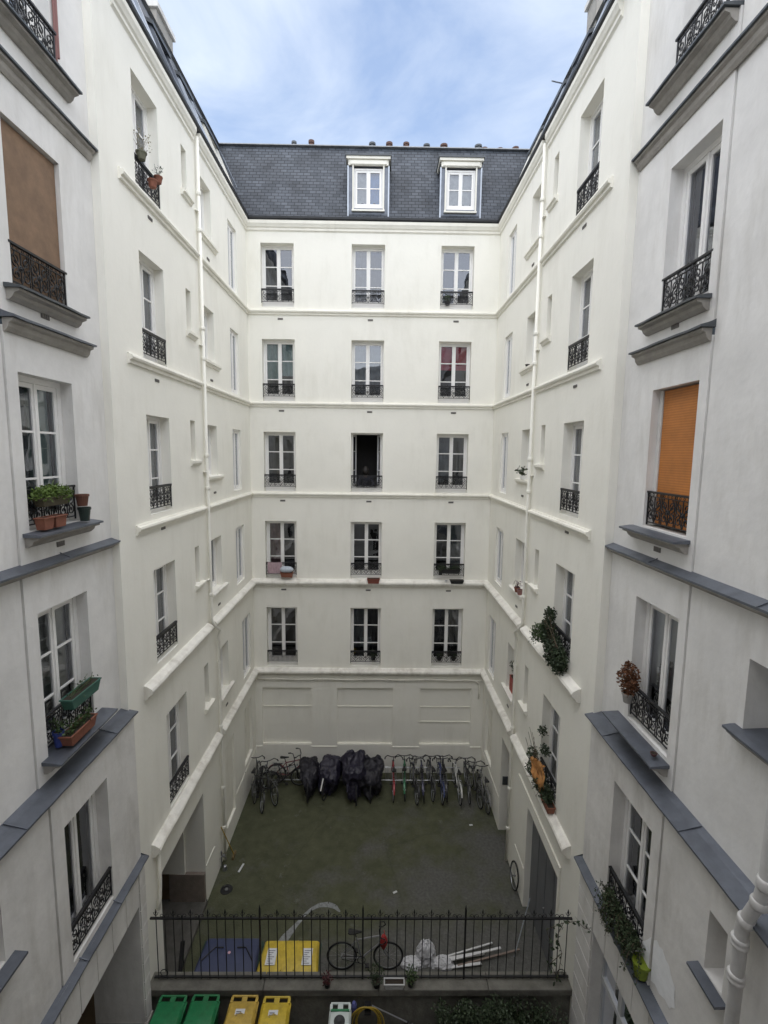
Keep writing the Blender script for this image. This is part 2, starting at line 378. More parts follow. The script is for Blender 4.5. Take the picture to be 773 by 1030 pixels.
def open_window(F, u0, u1, z0, z1, rev, base, d):
    w = u1-u0; h = z1-z0-base; mb = MB(); tf = .05
    mb.box(-w/2, -w/2+tf, 0, .07, 0, h); mb.box(w/2-tf, w/2, 0, .07, 0, h)
    mb.box(-w/2+tf, w/2-tf, 0, .07, h-tf, h); mb.box(-w/2+tf, w/2-tf, 0, .07, 0, tf)
    o = part('window', mb.mesh('window_frame', WHITE), F.root, F.loc((u0+u1)/2, d+rev, z0+base), label='open window with both casements folded inwards')
    for s in (-1, 1):
        lf = MB(); gl = MB(); L = (w-2*tf)/2
        lf.box(0, .05, 0, .04, tf, h-tf); lf.box(L-.05, L, 0, .04, tf, h-tf); lf.box(.05, L-.05, 0, .04, h-tf-.06, h-tf); lf.box(.05, L-.05, 0, .04, tf, tf+.09)
        for f in (.32, .67): lf.box(.05, L-.05, .006, .034, h*f-.012, h*f+.012)
        gl.quad((.05, .02, tf+.09), (L-.05, .02, tf+.09), (L-.05, .02, h-tf-.06), (.05, .02, h-tf-.06))
        c = part('casement', lf.mesh('casement', WHITE), o, (s*(w/2-tf), .08, 0), (0, 0, math.radians(78 if s < 0 else 102)))
        part_pane = part('pane', gl.mesh('pane', GLASS), o, c.location, c.rotation_euler)
    part('interior', wroom(w, h), o)
    mb = MB(); mb.box(-w/2+.002, w/2-.002, -.05, .07, -base, -.002); part('sill_board', mb.mesh('sill_board', WHITE), o)
    return o

# ------------------------------------------------------------------ wrought iron guards
def spiral(cx, cz, r, a0, turns, s=1, n=16, y=0):
    return [(cx+r*(1-.8*t/n)*math.cos(a0+s*turns*6.283*t/n), y, cz+r*(1-.8*t/n)*math.sin(a0+s*turns*6.283*t/n)) for t in range(n+1)]
def guard_mesh(w, h, style):
    k = ('g', round(w, 2), round(h, 2), style)
    if k in CACHE: return CACHE[k]
    mb = MB(); x0, x1 = -w/2, w/2; r = .0075 if style != 'near' else .009
    if style == 'near': mb.box(x0-.03, x1+.03, -.022, .022, h-.028, h)
    else: mb.box(x0-.0, x1+.0, -.022, .022, h-.046, h)
    mb.box(x0, x1, -.008, .008, h-.085, h-.072); mb.box(x0, x1, -.008, .008, .035, .05)
    z0, z1 = .05, h-.085; H = z1-z0
    for x in (x0+.006, x1-.006): mb.box(x-.009, x+.009, -.009, .009, 0, h-.02)
    n = 3; pw = (w-.03)/n; pad = x0+.015
    for i in range(n+1):
        x = pad+i*pw
        if 0 < i < n:
            for dx in (-.02, .02): mb.box(x+dx-.005, x+dx+.005, -.006, .006, .04, h-.02)
            for q in range(4): mb.ring((x, 0, z0+H*(q+.5)/4), .014, .004, n=8, k=4)
    for i in range(n):
        c = pad+(i+.5)*pw; R = min(H*.26, pw*.24)
        mb.box(c-.006, c+.006, -.006, .006, z0, z1)
        for s in (-1, 1):
            mb.tube([(c+s*p[0], 0, p[1]) for p in [(R*1.1+q[0], q[2]) for q in spiral(0, z0+H*.72, R, -1.6, 1.35, 1)]], r, 4)
            mb.tube([(c+s*(R*1.0+q[0]), 0, q[2]) for q in spiral(0, z0+H*.27, R*.95, 1.6, 1.35, -1)], r, 4)
            mb.tube([(c+s*.0, 0, z0+.01), (c+s*pw*.2, 0, z0+H*.3), (c+s*pw*.12, 0, z0+H*.55), (c+s*pw*.36, 0, z0+H*.82), (c+s*pw*.3, 0, z1)], r, 4)
        mb.ring((c, 0, z0+H*.5), R*.42, r, n=10, k=4)
        mb.lathe([(.004, -.03), (.018, 0), (.004, .03)], 6, (c, 0, z0+H*.5))
    for t in range(int(w/.09)):
        mb.ring((x0+.045+t*.09, 0, h-.05), .018, .0045, n=8, k=4)
    CACHE[k] = mb.mesh('guard_rail', IRON); return CACHE[k]
def guard(F, u0, u1, z, h=.46, d=.04, style='far'):
    return part('guard_rail', guard_mesh(u1-u0-.01, h, style), F.root, F.loc((u0+u1)/2, d, z))

def vent(F, u, z, d=0, w=.17, h=.055):
    mb = MB(); mb.box(u-w/2, u+w/2, d-.012, d+.01, z-h/2, z+h/2)
    for k in range(4): mb.box(u-w/2+.01+k*w/4, u-w/2+w/4-.01+k*w/4, d-.018, d-.0125, z-h/2+.01, z+h/2-.01)
    F.build(mb, 'vent', VENT)

# ================================================================== REAR WHITE BUILDING
def mansard(F, u0, u1, d0, z0, z1, slope, e0, e1, name='roof', depth=7):
    """e0/e1: how much the ridge end runs out sideways (valley) at each end"""
    mb = MB(); dd = (z1-z0)*slope
    n = 1
    mb.quad((u0, d0, z0), (u1, d0, z0), (u1+e1, d0+dd, z1), (u0-e0, d0+dd, z1))
    r = F.build(mb, name, SLATE)
    mb = MB(); mb.quad((u0-e0, d0+dd, z1), (u1+e1, d0+dd, z1), (u1+e1, depth, z1+.25), (u0-e0, depth, z1+.25))
    mb.quad((u0-e0, depth, z1+.25), (u1+e1, depth, z1+.25), (u1+e1, depth, ZG), (u0-e0, depth, ZG))
    mb.build('flat_roof', ZINCD, r, f=F.f)
    mb = MB(); mb.hexa([(u0-e0, d0+dd-.10, z1-.02), (u1+e1, d0+dd-.10, z1-.02), (u1+e1, d0+dd+.05, z1-.05), (u0-e0, d0+dd+.05, z1-.05)],
                       [(u0-e0, d0+dd-.06, z1+.03), (u1+e1, d0+dd-.06, z1+.03), (u1+e1, d0+dd+.12, z1+.05), (u0-e0, d0+dd+.12, z1+.05)])
    mb.build('ridge_flashing', mat('ridge_lead', (.24, .25, .26), .85, var=.3, scale=6), r, f=F.f)
    return r
def gutter(F, u0, u1, m0, m1, r=.055, z=7.29, parent=None, split=None):
    mb = MB(); prof = [(.0, .0)]
    prof = [(.01, .08), (.02, .0), (.05, -.04), (.10, -.035), (.135, .0), (.14, .06), (.128, .062), (.11, .01), (.07, -.01), (.04, .02), (.025, .08)]
    mould(mb, u0, u1, z, prof, m0, m1)
    F.build(mb, 'gutter', mat('gutter_black', (.022, .024, .028), .55, var=.3))

rb = thing('apartment_building', (0, 0, 0), 'cream rear apartment wing facing the camera, slate mansard with two white dormers', 'building', 'cream wings around the courtyard')
FB = Fac('B', YB, -.24, rb)
CX = [-3.31, -.40, 2.46]; HW = .53
TOP = [6.60, 3.65, .67, -2.32, -5.34]; BOT = [4.66, 1.68, -1.30, -4.31, -7.46]
ops = [(c-HW, c+HW, BOT[r], TOP[r], .32) for c in CX for r in range(5)]
mb = MB(); wall(mb, XL, XR, -7.7, 7.33, ops)
# ground floor with three blind recesses
rec = [(-4.05, -2.31), (-1.39, .59), (1.56, 3.39)]
wall(mb, XL, XR, -10.5, -7.7, [(a, b, -10.42, -8.27, .09) for a, b in rec])
mb.quad((XL, 0, ZG), (XR, 0, ZG), (XR, 0, -10.5), (XL, 0, -10.5))
for a, b in rec: mb.quad((a, .09, -10.42), (b, .09, -10.42), (b, .09, -8.27), (a, .09, -8.27))
FB.build(mb, 'wall', CREAM)
mb = MB()
for i, (a, b) in enumerate(rec):
    mb.box(a+.003, b-.003, .068, .089, -9.02, -8.985)
    if i == 2: mb.box(a+.003, b-.003, .068, .089, -9.59, -9.555)
    mb.box((a+b)/2-.008, (a+b)/2+.008, .08, .0895, -10.38, -9.60)
    mb.box(a+.003, b-.003, .012, .089, -10.419, -10.39)
FB.build(mb, 'blind_panel', CREAMT)
mb = MB()
e = [XL]+[x for ab in rec for x in ab]+[XR]
for k in range(0, 8, 2): mould(mb, e[k], e[k+1], -10.5, [(0, .035), (.012, .03), (.022, .012), (.022, -.012), (.0, -.025)], 1 if k == 0 else 0, 1 if k == 6 else 0)
FB.build(mb, 'dado_moulding', CREAMT)
for z in (4.48, 1.56, -1.42):
    mb = MB(); mould(mb, XL, XR, z, P_STR, 1, 1); FB.build(mb, 'string_course', CREAMT)
for z in (-4.47, -7.68):
    mb = MB(); mould(mb, XL, XR, z, P_BIG, 1, 1, jit=.006); FB.build(mb, 'string_course', CREAMW)
mb = MB(); mould(mb, XL, XR, 7.0, P_COR, 1, 1); FB.build(mb, 'cornice', CREAMT)
gutter(FB, XL, XR, 1, 1)
mb = MB(); pp = [(XL+.1+i*.5, -.05, -7.93+.012*math.sin(i*1.7)) for i in range(15)]+[(3.2, -.05, -7.93), (3.5, -.05, -7.95), (3.62, -.05, -8.05), (3.64, -.05, -8.3), (3.64, -.05, -8.62)]
mb.tube(pp, .028, 7); FB.build(mb, 'waste_pipe', CREAMT, smooth=True)
mb = MB(); mould(mb, XL, XR, -7.99, [(0, .02), (.03, .015), (.03, -.02), (0, -.03)], 1, 1); FB.build(mb, 'thin_moulding', CREAMW)
for i, c in enumerate(CX):
    for z in (4.28, 1.36, -1.62, -4.70): vent(FB, c+(.08 if i < 2 else .0), z)
vent(FB, -3.25, -7.2+2.6+.0) if False else None
cur = {(0,0):[(0,.5,0,1,'dark')], (0,1):[(0,.5,.0,1,'grey'),(.5,1,.3,1,'dark')], (0,2):[(.5,1,.1,.9,'dark')],
       (1,0):[(0,.5,.32,1,'teal'),(.5,1,.38,1,'teal')], (1,1):[(0,.48,.1,1,'grey'),(.52,1,.1,1,'grey')], (1,2):[(0,.48,.52,1,'red',1),(.52,1,.52,1,'red',1)],
       (2,0):[(0,.3,0,1,'dark')], (2,2):[(0,.5,.1,1,'grey'),(.7,1,0,1,'dark')],
       (3,0):[(0,.48,.1,1,'pink'),(.75,1,.5,1,'dark')], (3,1):None, (3,2):[(.5,.95,.1,1,'grey'),(.2,.3,.3,.6,'dark')],
       (4,0):None, (4,1):[(0,.45,.2,1,'grey'),(.55,.95,.1,1,'dark')], (4,2):[(0,.48,.1,1,'dark'),(.52,1,.1,1,'dark')]}
for r in range(5):
    for i, c in enumerate(CX):
        window(FB, c-HW, c+HW, BOT[r], TOP[r], .24, 3, 2, .045, curt=cur.get((r, i)), base=.12, open_=(r == 2 and i == 1))
        guard(FB, c-HW, c+HW, BOT[r]+.12, .44, .03)
# mansard
SL = 1.2/2.81
rf = mansard(FB, XL, XR, 0, 7.33, 10.14, SL, 1.2, 1.2)
def dormer(F, uc, z0, z1, cw, slope=SL, zE=7.33, label=None, rf=None, blue=True, wz=(7.72, 8.90), ww=.92):
    d0 = .09; hw = cw/2
    mb = MB(); sd = lambda z: (z-zE)*slope
    # zinc face below and beside the window, cheeks back to the slope
    wall(mb, uc-hw, uc+hw, z0, z1-.28, [(uc-ww/2, uc+ww/2, wz[0], wz[1]+.04, .08)], d0)
    for s in (-1, 1):
        u = uc+s*hw; mb.quad((u, d0, z0), (u, sd(z0)+.02, z0), (u, sd(z1)+.02, z1-.02), (u, d0, z1-.02))
    w = F.build(mb, 'dormer', ZINC, parent=F.root)
    if label: w['label'] = label
    mb = MB()
    for s in (-1, 1):
        u = uc+s*(hw+.01); mb.box(u-.022, u+.022, d0-.03, d0-.003, z0+.03, z1-.26)
        mb.box(u-.022, u+.022, d0-.0, sd(z0+.1)+.05, z0+.0, z0+.03)
    mb.build('corner_flashing', ZINCL, w, f=F.f)
    mb = MB(); x = uc
    for s in (-1, 1): mb.box(x+s*(ww/2+.022)-.022, x+s*(ww/2+.022)+.022, d0-.05, d0-.003, wz[0]-.06, z1-.26)
    mb.box(x-hw-.0, x+hw+.0, d0-.06, d0+.6, z1-.26, z1-.10); mb.box(x-hw-.06, x+hw+.06, d0-.12, d0+.7, z1-.10, z1-.02)
    mb.box(x-hw+.06, x+hw-.06, d0-.085, d0-.061, z1-.24, z1-.13)
    mb.build('dormer_cornice', CREAMT, w, f=F.f)
    mb = MB(); mb.box(x-hw-.09, x+hw+.09, d0-.15, d0+1.1, z1-.02, z1+.03)
    for k in range(5): mb.box(x-hw-.07+k*(cw+.08)/4-.01, x-hw-.07+k*(cw+.08)/4+.03, d0-.155, d0+1.1, z1+.03, z1+.065)
    mb.build('dormer_roof', ZINCD, w, f=F.f)
    mb = MB(); mb.box(x-ww/2-.06, x+ww/2+.06, d0-.07, d0-.003, wz[0]-.11, wz[0]-.06); mb.build('sill', CREAMT, w, f=F.f)
    fr, gl = wframe(ww, wz[1]-wz[0], 2, 2, .05, False)
    o = part('window', fr, F.root, F.loc(x, d0+.03, wz[0]))
    part('pane', gl, o); part('interior', wroom(ww, wz[1]-wz[0]), o)
    h = wz[1]-wz[0]
    part('curtain', wcurt(-ww/2+.05, -.02, .05, h-.05, 'lace', 2), o)
    part('curtain', wcurt(.02, ww/2-.05, .05, h-.05, 'blue' if blue else 'lace', 2), o)
dormer(FB, -.42, 7.42, 9.22, 1.26, blue=True, label='white framed dormer with a blue right pane')
dormer(FB, 2.50, 7.42, 9.22, 1.26, blue=False, label='white framed dormer with two pale panes')
# pots and chimney stacks along the ridge
for i, (x, y, h, w) in enumerate([(-3.05, 18.3, .16, .07), (-2.45, 18.3, .20, .08), (-.34, 18.3, .16, .09), (.25, 18.3, .18, .09), (1.55, 18.3, .14, .09), (2.15, 18.3, .15, .1), (3.35, 18.3, .15, .1)]):
    mb = MB(); mb.lathe([(w, 0), (w, h*.6), (w*1.3, h*.6), (w*1.3, h)], 10, (x, y-YB, 10.52)); mb.build('chimney_pot', BRICKP if i % 2 else ZINCD, rf, f=FB.f)
    mb = MB(); mb.box(x-w*1.6, x+w*1.6, y-YB-.12, y-YB+.12, 10.0, 10.53); mb.build('pot_base', STONE, rf, f=FB.f)
mb = MB(); mb.box(.55, 1.15, 1.9, 2.4, 10.0, 10.5); mb.build('chimney', STONE, rf, f=FB.f)
mb = MB(); mb.lathe([(.10, 0), (.085, .26), (.11, .26), (.11, .32)], 12, (.85, 2.1, 10.5)); mb.build('chimney_pot', BRICKP, rf, f=FB.f)
mb = MB(); mb.box(3.45, 4.9, 1.9, 2.4, 10.0, 10.48); mb.build('chimney', STONE, rf, f=FB.f)
for i, x in enumerate((3.6, 3.85, 4.15, 4.4, 4.7)):
    mb = MB(); hh = (.16, .10, .15, .12, .2)[i]; mb.lathe([(.09, 0), (.08, hh), (.12, hh), (.12, hh+.06)], 10, (x, 2.1, 10.48)); mb.build('chimney_pot', (BRICKP, ZINCD)[i % 2 == 1], rf, f=FB.f)

# ================================================================== WHITE SIDE WINGS
TS = [6.46, 3.53, .66, -2.28, -5.36]
def side_wing(kind, plane, label):
    root = thing('apartment_building', (0, 0, 0), label, 'building', 'cream wings around the courtyard')
    F = Fac(kind, plane, 12.2, root); L = kind == 'L'
    c1 = [(9.15, 10.14, TS[r]-1.86, TS[r]) for r in range(4)]+[(9.44, 10.48, -7.46, -5.38)]
    sl = [(11.26, 11.54, TS[r]-.86, TS[r]+.04) for r in range(4)]+[(11.60, 11.90, -6.40, -5.33)]
    md = [(12.28, 13.08, TS[r]-1.28, TS[r]) for r in range(3)]+[(12.36, 13.2, -3.66, -2.27), (12.76, 13.53, -6.75, -5.38)]
    fr = [(14.48, 15.3, TS[r]-1.82, TS[r]) for r in range(3)]+[(14.56, 15.44, -4.06, -2.3), (15.03, 15.95, -7.32, -5.36)]
    ops = [o+(.28,) for o in c1]+[o+(.3,) for o in sl]+[o+(.32,) for o in md]+[o+(.10,) for o in fr]
    mb = MB(); wall(mb, YC, YB, -7.7, 7.33, ops)
    mb.quad((YC, 0, -12), (YC, .5, -12), (YC, .5, 7.33), (YC, 0, 7.33))
    # ground floor
    if L:
        gf = [(8.87, 11.25, ZG-.2, -8.45, .5), (13.0, 13.85, -10.9, -8.42, .07), (14.95, 15.9, -10.3, -8.35, .12)]
    else:
        gf = [(9.11, 11.15, ZG-.2, -8.72, .16), (12.86, 13.72, ZG-.2, -8.45, .32), (14.95, 15.9, -10.3, -8.35, .10)]
    wall(mb, YC, YB, ZG-.5, -7.7, gf)
    F.build(mb, 'wall', CREAM)
    mb = MB()
    mb.quad((13.0, .07, -10.9), (13.85, .07, -10.9), (13.85, .07, -8.42), (13.0, .07, -8.42)) if L else None
    mb.box(14.96, 15.89, .09, .13, -10.29, -8.36)
    mb.box(15.4, 15.43, .07, .0895, -10.29, -8.36)
    F.build(mb, 'blind_panel', CREAMT)
    # dado fillets on the ground floor
    mb = MB(); pf = [(0, .03), (.014, .02), (.014, -.01), (0, -.02)]
    if L: segs = [(11.27, 11.9), (13.87, 14.9), (14.95, 16.4)]
    else: segs = [(11.2, 12.0), (13.8, 16.4)]
    for a, b in segs:
        mb = MB(); mould(mb, a, b, -10.5, pf, 0, 1 if b == 16.4 else 0); F.build(mb, 'dado_moulding', CREAMT)
    # strings, interrupted by the downpipe
    P = 12.06; s0 = 8.56
    for z in (4.48, 1.56, -1.42):
        mb = MB(); mould(mb, s0, P-.09, z, P_STR); F.build(mb, 'string_course', CREAMT)
        mb = MB(); mould(mb, P+.09, YB, z, P_STR, 0, 1); F.build(mb, 'string_course', CREAMT)
    for z in (-4.47, -7.68):
        q = P if z > -5 else 12.5
        mb = MB(); mould(mb, s0, q-.12, z, P_BIG, jit=.008); F.build(mb, 'string_course', CREAMW)
        mb = MB(); mould(mb, q+.1, YB, z, P_BIG, 0, 1, jit=.008); F.build(mb, 'string_course', CREAMW)
    mb = MB(); mould(mb, s0+.02, P-.1, 7.0, P_COR); mould(mb, P+.1, YB, 7.0, P_COR, 0, 1); F.build(mb, 'cornice', CREAMT)
    mb = MB(); mb.box(YC, YB-.19, -.13, .0-.001, 7.331, 7.36) if False else None
    gutter(F, YC, YB, 0, 1)
    # downpipe
    mb = MB()
    mb.tube([(P, -.07, 7.1), (P, -.07, -4.30), (P+.1, -.09, -4.45), (P+.34, -.16, -4.66), (P+.40, -.09, -4.85), (P+.42, -.08, -8.0), (P+.43, -.08, ZG+.1)], .038, 10)
    for z in (5.9, 5.1, 2.9, 2.2, -.1, -.9, -3.6): mb.lathe([(.050, -.045), (.055, -.02), (.055, .02), (.050, .045)], 10, (P, -.07, z))
    for z in (-5.6, -7.4, -9.2, -10.4): mb.lathe([(.050, -.045), (.055, -.02), (.055, .02), (.050, .045)], 10, (P+.42, -.08, z))
    for z in (5.5, 2.5, -.5, -3.2): mb.box(P-.12, P+.12, -.07, -.005, z-.012, z+.012)
    F.build(mb, 'downpipe', CREAM, smooth=True)
    # windows
    for r, (a, b, z0, z1) in enumerate(c1):
        cc = {0: [(0, .5, 0, 1, 'dark')], 1: [(.5, 1, 0, 1, 'grey')], 2: [(0, 1, .0, 1, 'lace', 1)] if L else [(0,.4,0,1,'dark')], 3: [(0, .25, 0, 1, 'lace'), (.8, 1, 0, 1, 'lace')], 4: [(.0, .3, 0, 1, 'lace')]}[r]
        window(F, a, b, z0, z1, .19, 3, 2, .06, curt=cc, base=.06)
        guard(F, a, b, z0+.06, .47, .02)
        if r < 4: vent(F, a+.5, z0-.33)
    for (a, b, z0, z1) in sl:
        window(F, a, b, z0, z1, .22, 1, 1, .025, thin=True)
        mb = MB(); mould(mb, a-.07, b+.2, z0, P_SILL); F.build(mb, 'sill', CREAMT)
    for r, (a, b, z0, z1) in enumerate(md):
        window(F, a, b, z0, z1, .17, 1, 2, .05, curt=[(0, 1, 0, 1, 'lace', 2)] if r not in (4,) or L else None)
        mb = MB(); mould(mb, a-.08, b+.28, z0, P_SILL, jit=.003 if r > 2 else 0); F.build(mb, 'sill', CREAMT if r < 3 else CREAMW)
        vent(F, a+.5, z0-.45)
    for r, (a, b, z0, z1) in enumerate(fr):
        window(F, a, b, z0, z1, .06, 1, 2, .045, curt=[(0, 1, 0, 1, 'white', 1)])
    # roof
    rf = mansard(F, YC-.0, YB, 0, 7.33, 10.14, SL, 0, 1.2)
    sd = lambda z: (z-7.33)*SL
    for i, (a, b) in enumerate([(9.75, 10.55), (11.35, 12.15), (12.75, 13.5), (14.4, 15.5)]):
        zb, zt = 7.75, 8.9
        mb = MB()
        for (p, q, s, t) in ((a, a+.07, zb, zt), (b-.07, b, zb, zt), (a+.07, b-.07, zb, zb+.08), (a+.07, b-.07, zt-.08, zt)):
            mb.hexa([(p, sd(s)-.09, s), (q, sd(s)-.09, s), (q, sd(s)+.01, s), (p, sd(s)+.01, s)], [(p, sd(t)-.09, t), (q, sd(t)-.09, t), (q, sd(t)+.01, t), (p, sd(t)+.01, t)])
        w = F.build(mb, 'skylight', CREAMT if i == 3 else (ZINCL if i % 2 == 0 else ZINC), parent=F.root)
        mb = MB(); mb.quad((a+.07, sd(zb)-.04, zb), (b-.07, sd(zb)-.04, zb), (b-.07, sd(zt)-.04, zt), (a+.07, sd(zt)-.04, zt)); mb.build('pane', GLASS, w, f=F.f)
        mb = MB(); mb.quad((a+.07, sd(zb)-.02, zb), (b-.07, sd(zb)-.02, zb), (b-.07, sd(zt)-.02, zt), (a+.07, sd(zt)-.02, zt)); mb.build('blind', DARK, w, f=F.f)
        mb = MB(); mb.hexa([(a-.06, sd(zt)-.17, zt-.10), (b+.06, sd(zt)-.17, zt-.10), (b+.06, sd(zt), zt-.02), (a-.06, sd(zt), zt-.02)],
                           [(a-.06, sd(zt)-.17, zt-.02), (b+.06, sd(zt)-.17, zt-.02), (b+.06, sd(zt)+.05, zt+.07), (a-.06, sd(zt)+.05, zt+.07)]); mb.build('skylight_cowl', ZINCD, w, f=F.f)
    # chimney
    if L:
        cx, w_, zt = 13.78, .95, 10.72; dd = 1.25
    else:
        cx, w_, zt = 12.87, .55, 10.75; dd = 1.15
    mb = MB(); mb.box(cx-w_/2, cx+w_/2, dd, dd+.5, 9.0, zt); F.build(mb, 'chimney', STONE, parent=rf)
    mb = MB(); mb.box(cx-w_/2-.06, cx+w_/2+.06, dd-.06, dd+.56, zt, zt+.12); F.build(mb, 'chimney_cap', GREYF, parent=rf)
    if not L:
        mb = MB(); mb.tube([(14.6, 1.3, 10.1), (13.9, .6, 9.7)], .018, 6); F.build(mb, 'antenna', ZINCL, parent=rf); mb = MB(); mb.tube([(17.0, 1.7, 10.1), (15.4, .95, 9.55), (15.4, .85, 9.0)], .02, 6)
        F.build(mb, 'antenna', ZINCL, parent=rf)
    else:
        mb = MB(); mb.tube([(13.9, .9, 9.4), (15.9, .55, 8.9), (16.6, .3, 8.3)], .02, 6); mb.tube([(14.2, .95, 9.5), (15.9, .9, 9.3)], .02, 6)
        F.build(mb, 'roof_cable', ZINCL, parent=rf)
    return F, rf
FL, rfL = side_wing('L', XL, 'cream left wing with small sills and an open ground-floor archway on the left side')
FR, rfR = side_wing('R', XR, 'cream right wing above the dark grey garage door, ivy in one window')

# left archway: passage, pier base, kerb
mb = MB()
mb.quad((8.87, .5, ZG), (8.87, 4.0, ZG), (8.87, 4.0, -8.45), (8.87, .5, -8.45)); mb.quad((11.25, .5, ZG), (11.25, 4.0, ZG), (11.25, 4.0, -8.45), (11.25, .5, -8.45))
mb.quad((8.87, .5, -8.45), (11.25, .5, -8.45), (11.25, 4, -8.45), (8.87, 4, -8.45)); mb.quad((8.87, 4.0, ZG), (11.25, 4.0, ZG), (11.25, 4.0, -8.45), (8.87, 4.0, -8.45))
FL.build(mb, 'passage', BROWNW)
mb = MB(); mb.box(11.235, 11.40, -.0+.012, .85, ZG+.12, -10.02) if False else mb.box(11.15, 11.249, .012, .9, ZG+.12, -10.62); FL.build(mb, 'pier_base', STONEB)
mb = MB(); mb.box(11.17, 11.249, .5, 1.2, -10.62, -8.45); FL.build(mb, 'pier_face', CREAM)
mb = MB(); mb.box(8.88, 11.24, -.03, 3.9, ZG-.1, ZG+.12); tk = FL.build(mb, 'threshold', mat('dark_kerb', (.10, .095, .085), .9, var=.3, scale=5, bump=.5), bevel=.02)
mb = MB(); mb.tube([(8.72, -.05, -7.75), (8.72, -.06, -8.4), (8.68, -.06, -8.75), (8.60, -.06, -8.95)], .035, 8); FL.build(mb, 'overflow_pipe', CREAMT, smooth=True)
# garage door and side door on the right
GAR = mat('garage_door_paint', (.15, .155, .165), .5, var=.12, scale=2)
mb = MB(); mb.box(9.12, 11.14, .15, .19, ZG-.1, -8.73)
for k in range(1, 4): mb.box(9.12+k*2.02/4-.012, 9.12+k*2.02/4+.012, .140, .149, ZG+.02, -8.75)
mb.box(9.12, 11.14, .135, .149, -8.83, -8.735)
gd = FR.build(mb, 'garage_door', GAR)
mb = MB(); mb.tube([(10.05, .12, -10.4), (10.05, .10, -10.4), (10.05, .10, -10.55), (10.05, .12, -10.55)], .012, 6); mb.build('handle', CHROME, gd, f=FR.f)
mb = MB(); mould(mb, 8.95, 11.9, -8.38, [(0, .03), (.035, .025), (.035, -.02), (0, -.03)]); mb.box(8.95, 8.99, -.035, -.001, -9.35, -8.41); FR.build(mb, 'door_surround', CREAMT)
mb = MB(); mb.box(12.87, 13.71, .27, .32, ZG+.03, -8.46); mb.box(12.95, 13.63, .255, .2695, -10.3, -8.6); mb.box(12.95, 13.63, .255, .2695, -11.3, -10.45)
dr = FR.build(mb, 'door', mat('door_paint', (.16, .15, .14), .5))
mb = MB(); mb.box(12.98, 13.02, .22, .255, -10.45, -10.3); mb.build('handle', CHROME, dr, f=FR.f)
mb = MB(); mb.box(13.69, 13.715, .06, .22, -9.98, -9.72); FR.build(mb, 'intercom', ZINCD)

# ================================================================== GREY NEAR WINGS
LEDGE = [(0, .05), (.02, .05), (.13, -.01), (.135, -.035), (.09, -.05), (.07, -.10), (.03, -.13), (0, -.14)]
def zinc_ledge(F, u0, u1, z, d_up, d_out, zr=.06, under=.12, name='ledge', seams=(), zm=ZINC):
    """sloping zinc-covered ledge from depth d_up (wall above) out to -d_out, over a moulded stone course"""
    mb = MB()
    n = max(2, int((u1-u0)/.22)); secs = []; rr = random.Random(int(z*100)+int(u0*10))
    for q in range(n+1):
        u = u0+(u1-u0)*q/n; a = rr.uniform(-.004, .004); b = rr.uniform(-.005, .005)
        secs.append([(u, -d_out+a, z-.026+b), (u, d_up+.02, z-.026), (u, d_up+.02, z+zr), (u, -d_out*.3, z+zr*.55+rr.uniform(-.003, .003)), (u, -d_out+a, z+b)])
    mb.loft(secs)
    for s in seams:
        mb.hexa([(s-.008, -d_out-.004, z), (s+.008, -d_out-.004, z), (s+.008, d_up, z+zr), (s-.008, d_up, z+zr)],
                [(s-.008, -d_out-.004, z+.012), (s+.008, -d_out-.004, z+.012), (s+.008, d_up, z+zr+.012), (s-.008, d_up, z+zr+.012)])
    o = F.build(mb, name, zm)
    mb = MB(); q = d_out-.02
    mould(mb, u0+.03, u1-.03, z-.03, [(0, 0), (q*.9, 0), (q*.9, -.03), (q*.55, -.05), (q*.45, -under*.7), (q*.2, -under), (0, -under)])
    mb.build('stone_moulding', STONE, o, f=F.f)
    return o
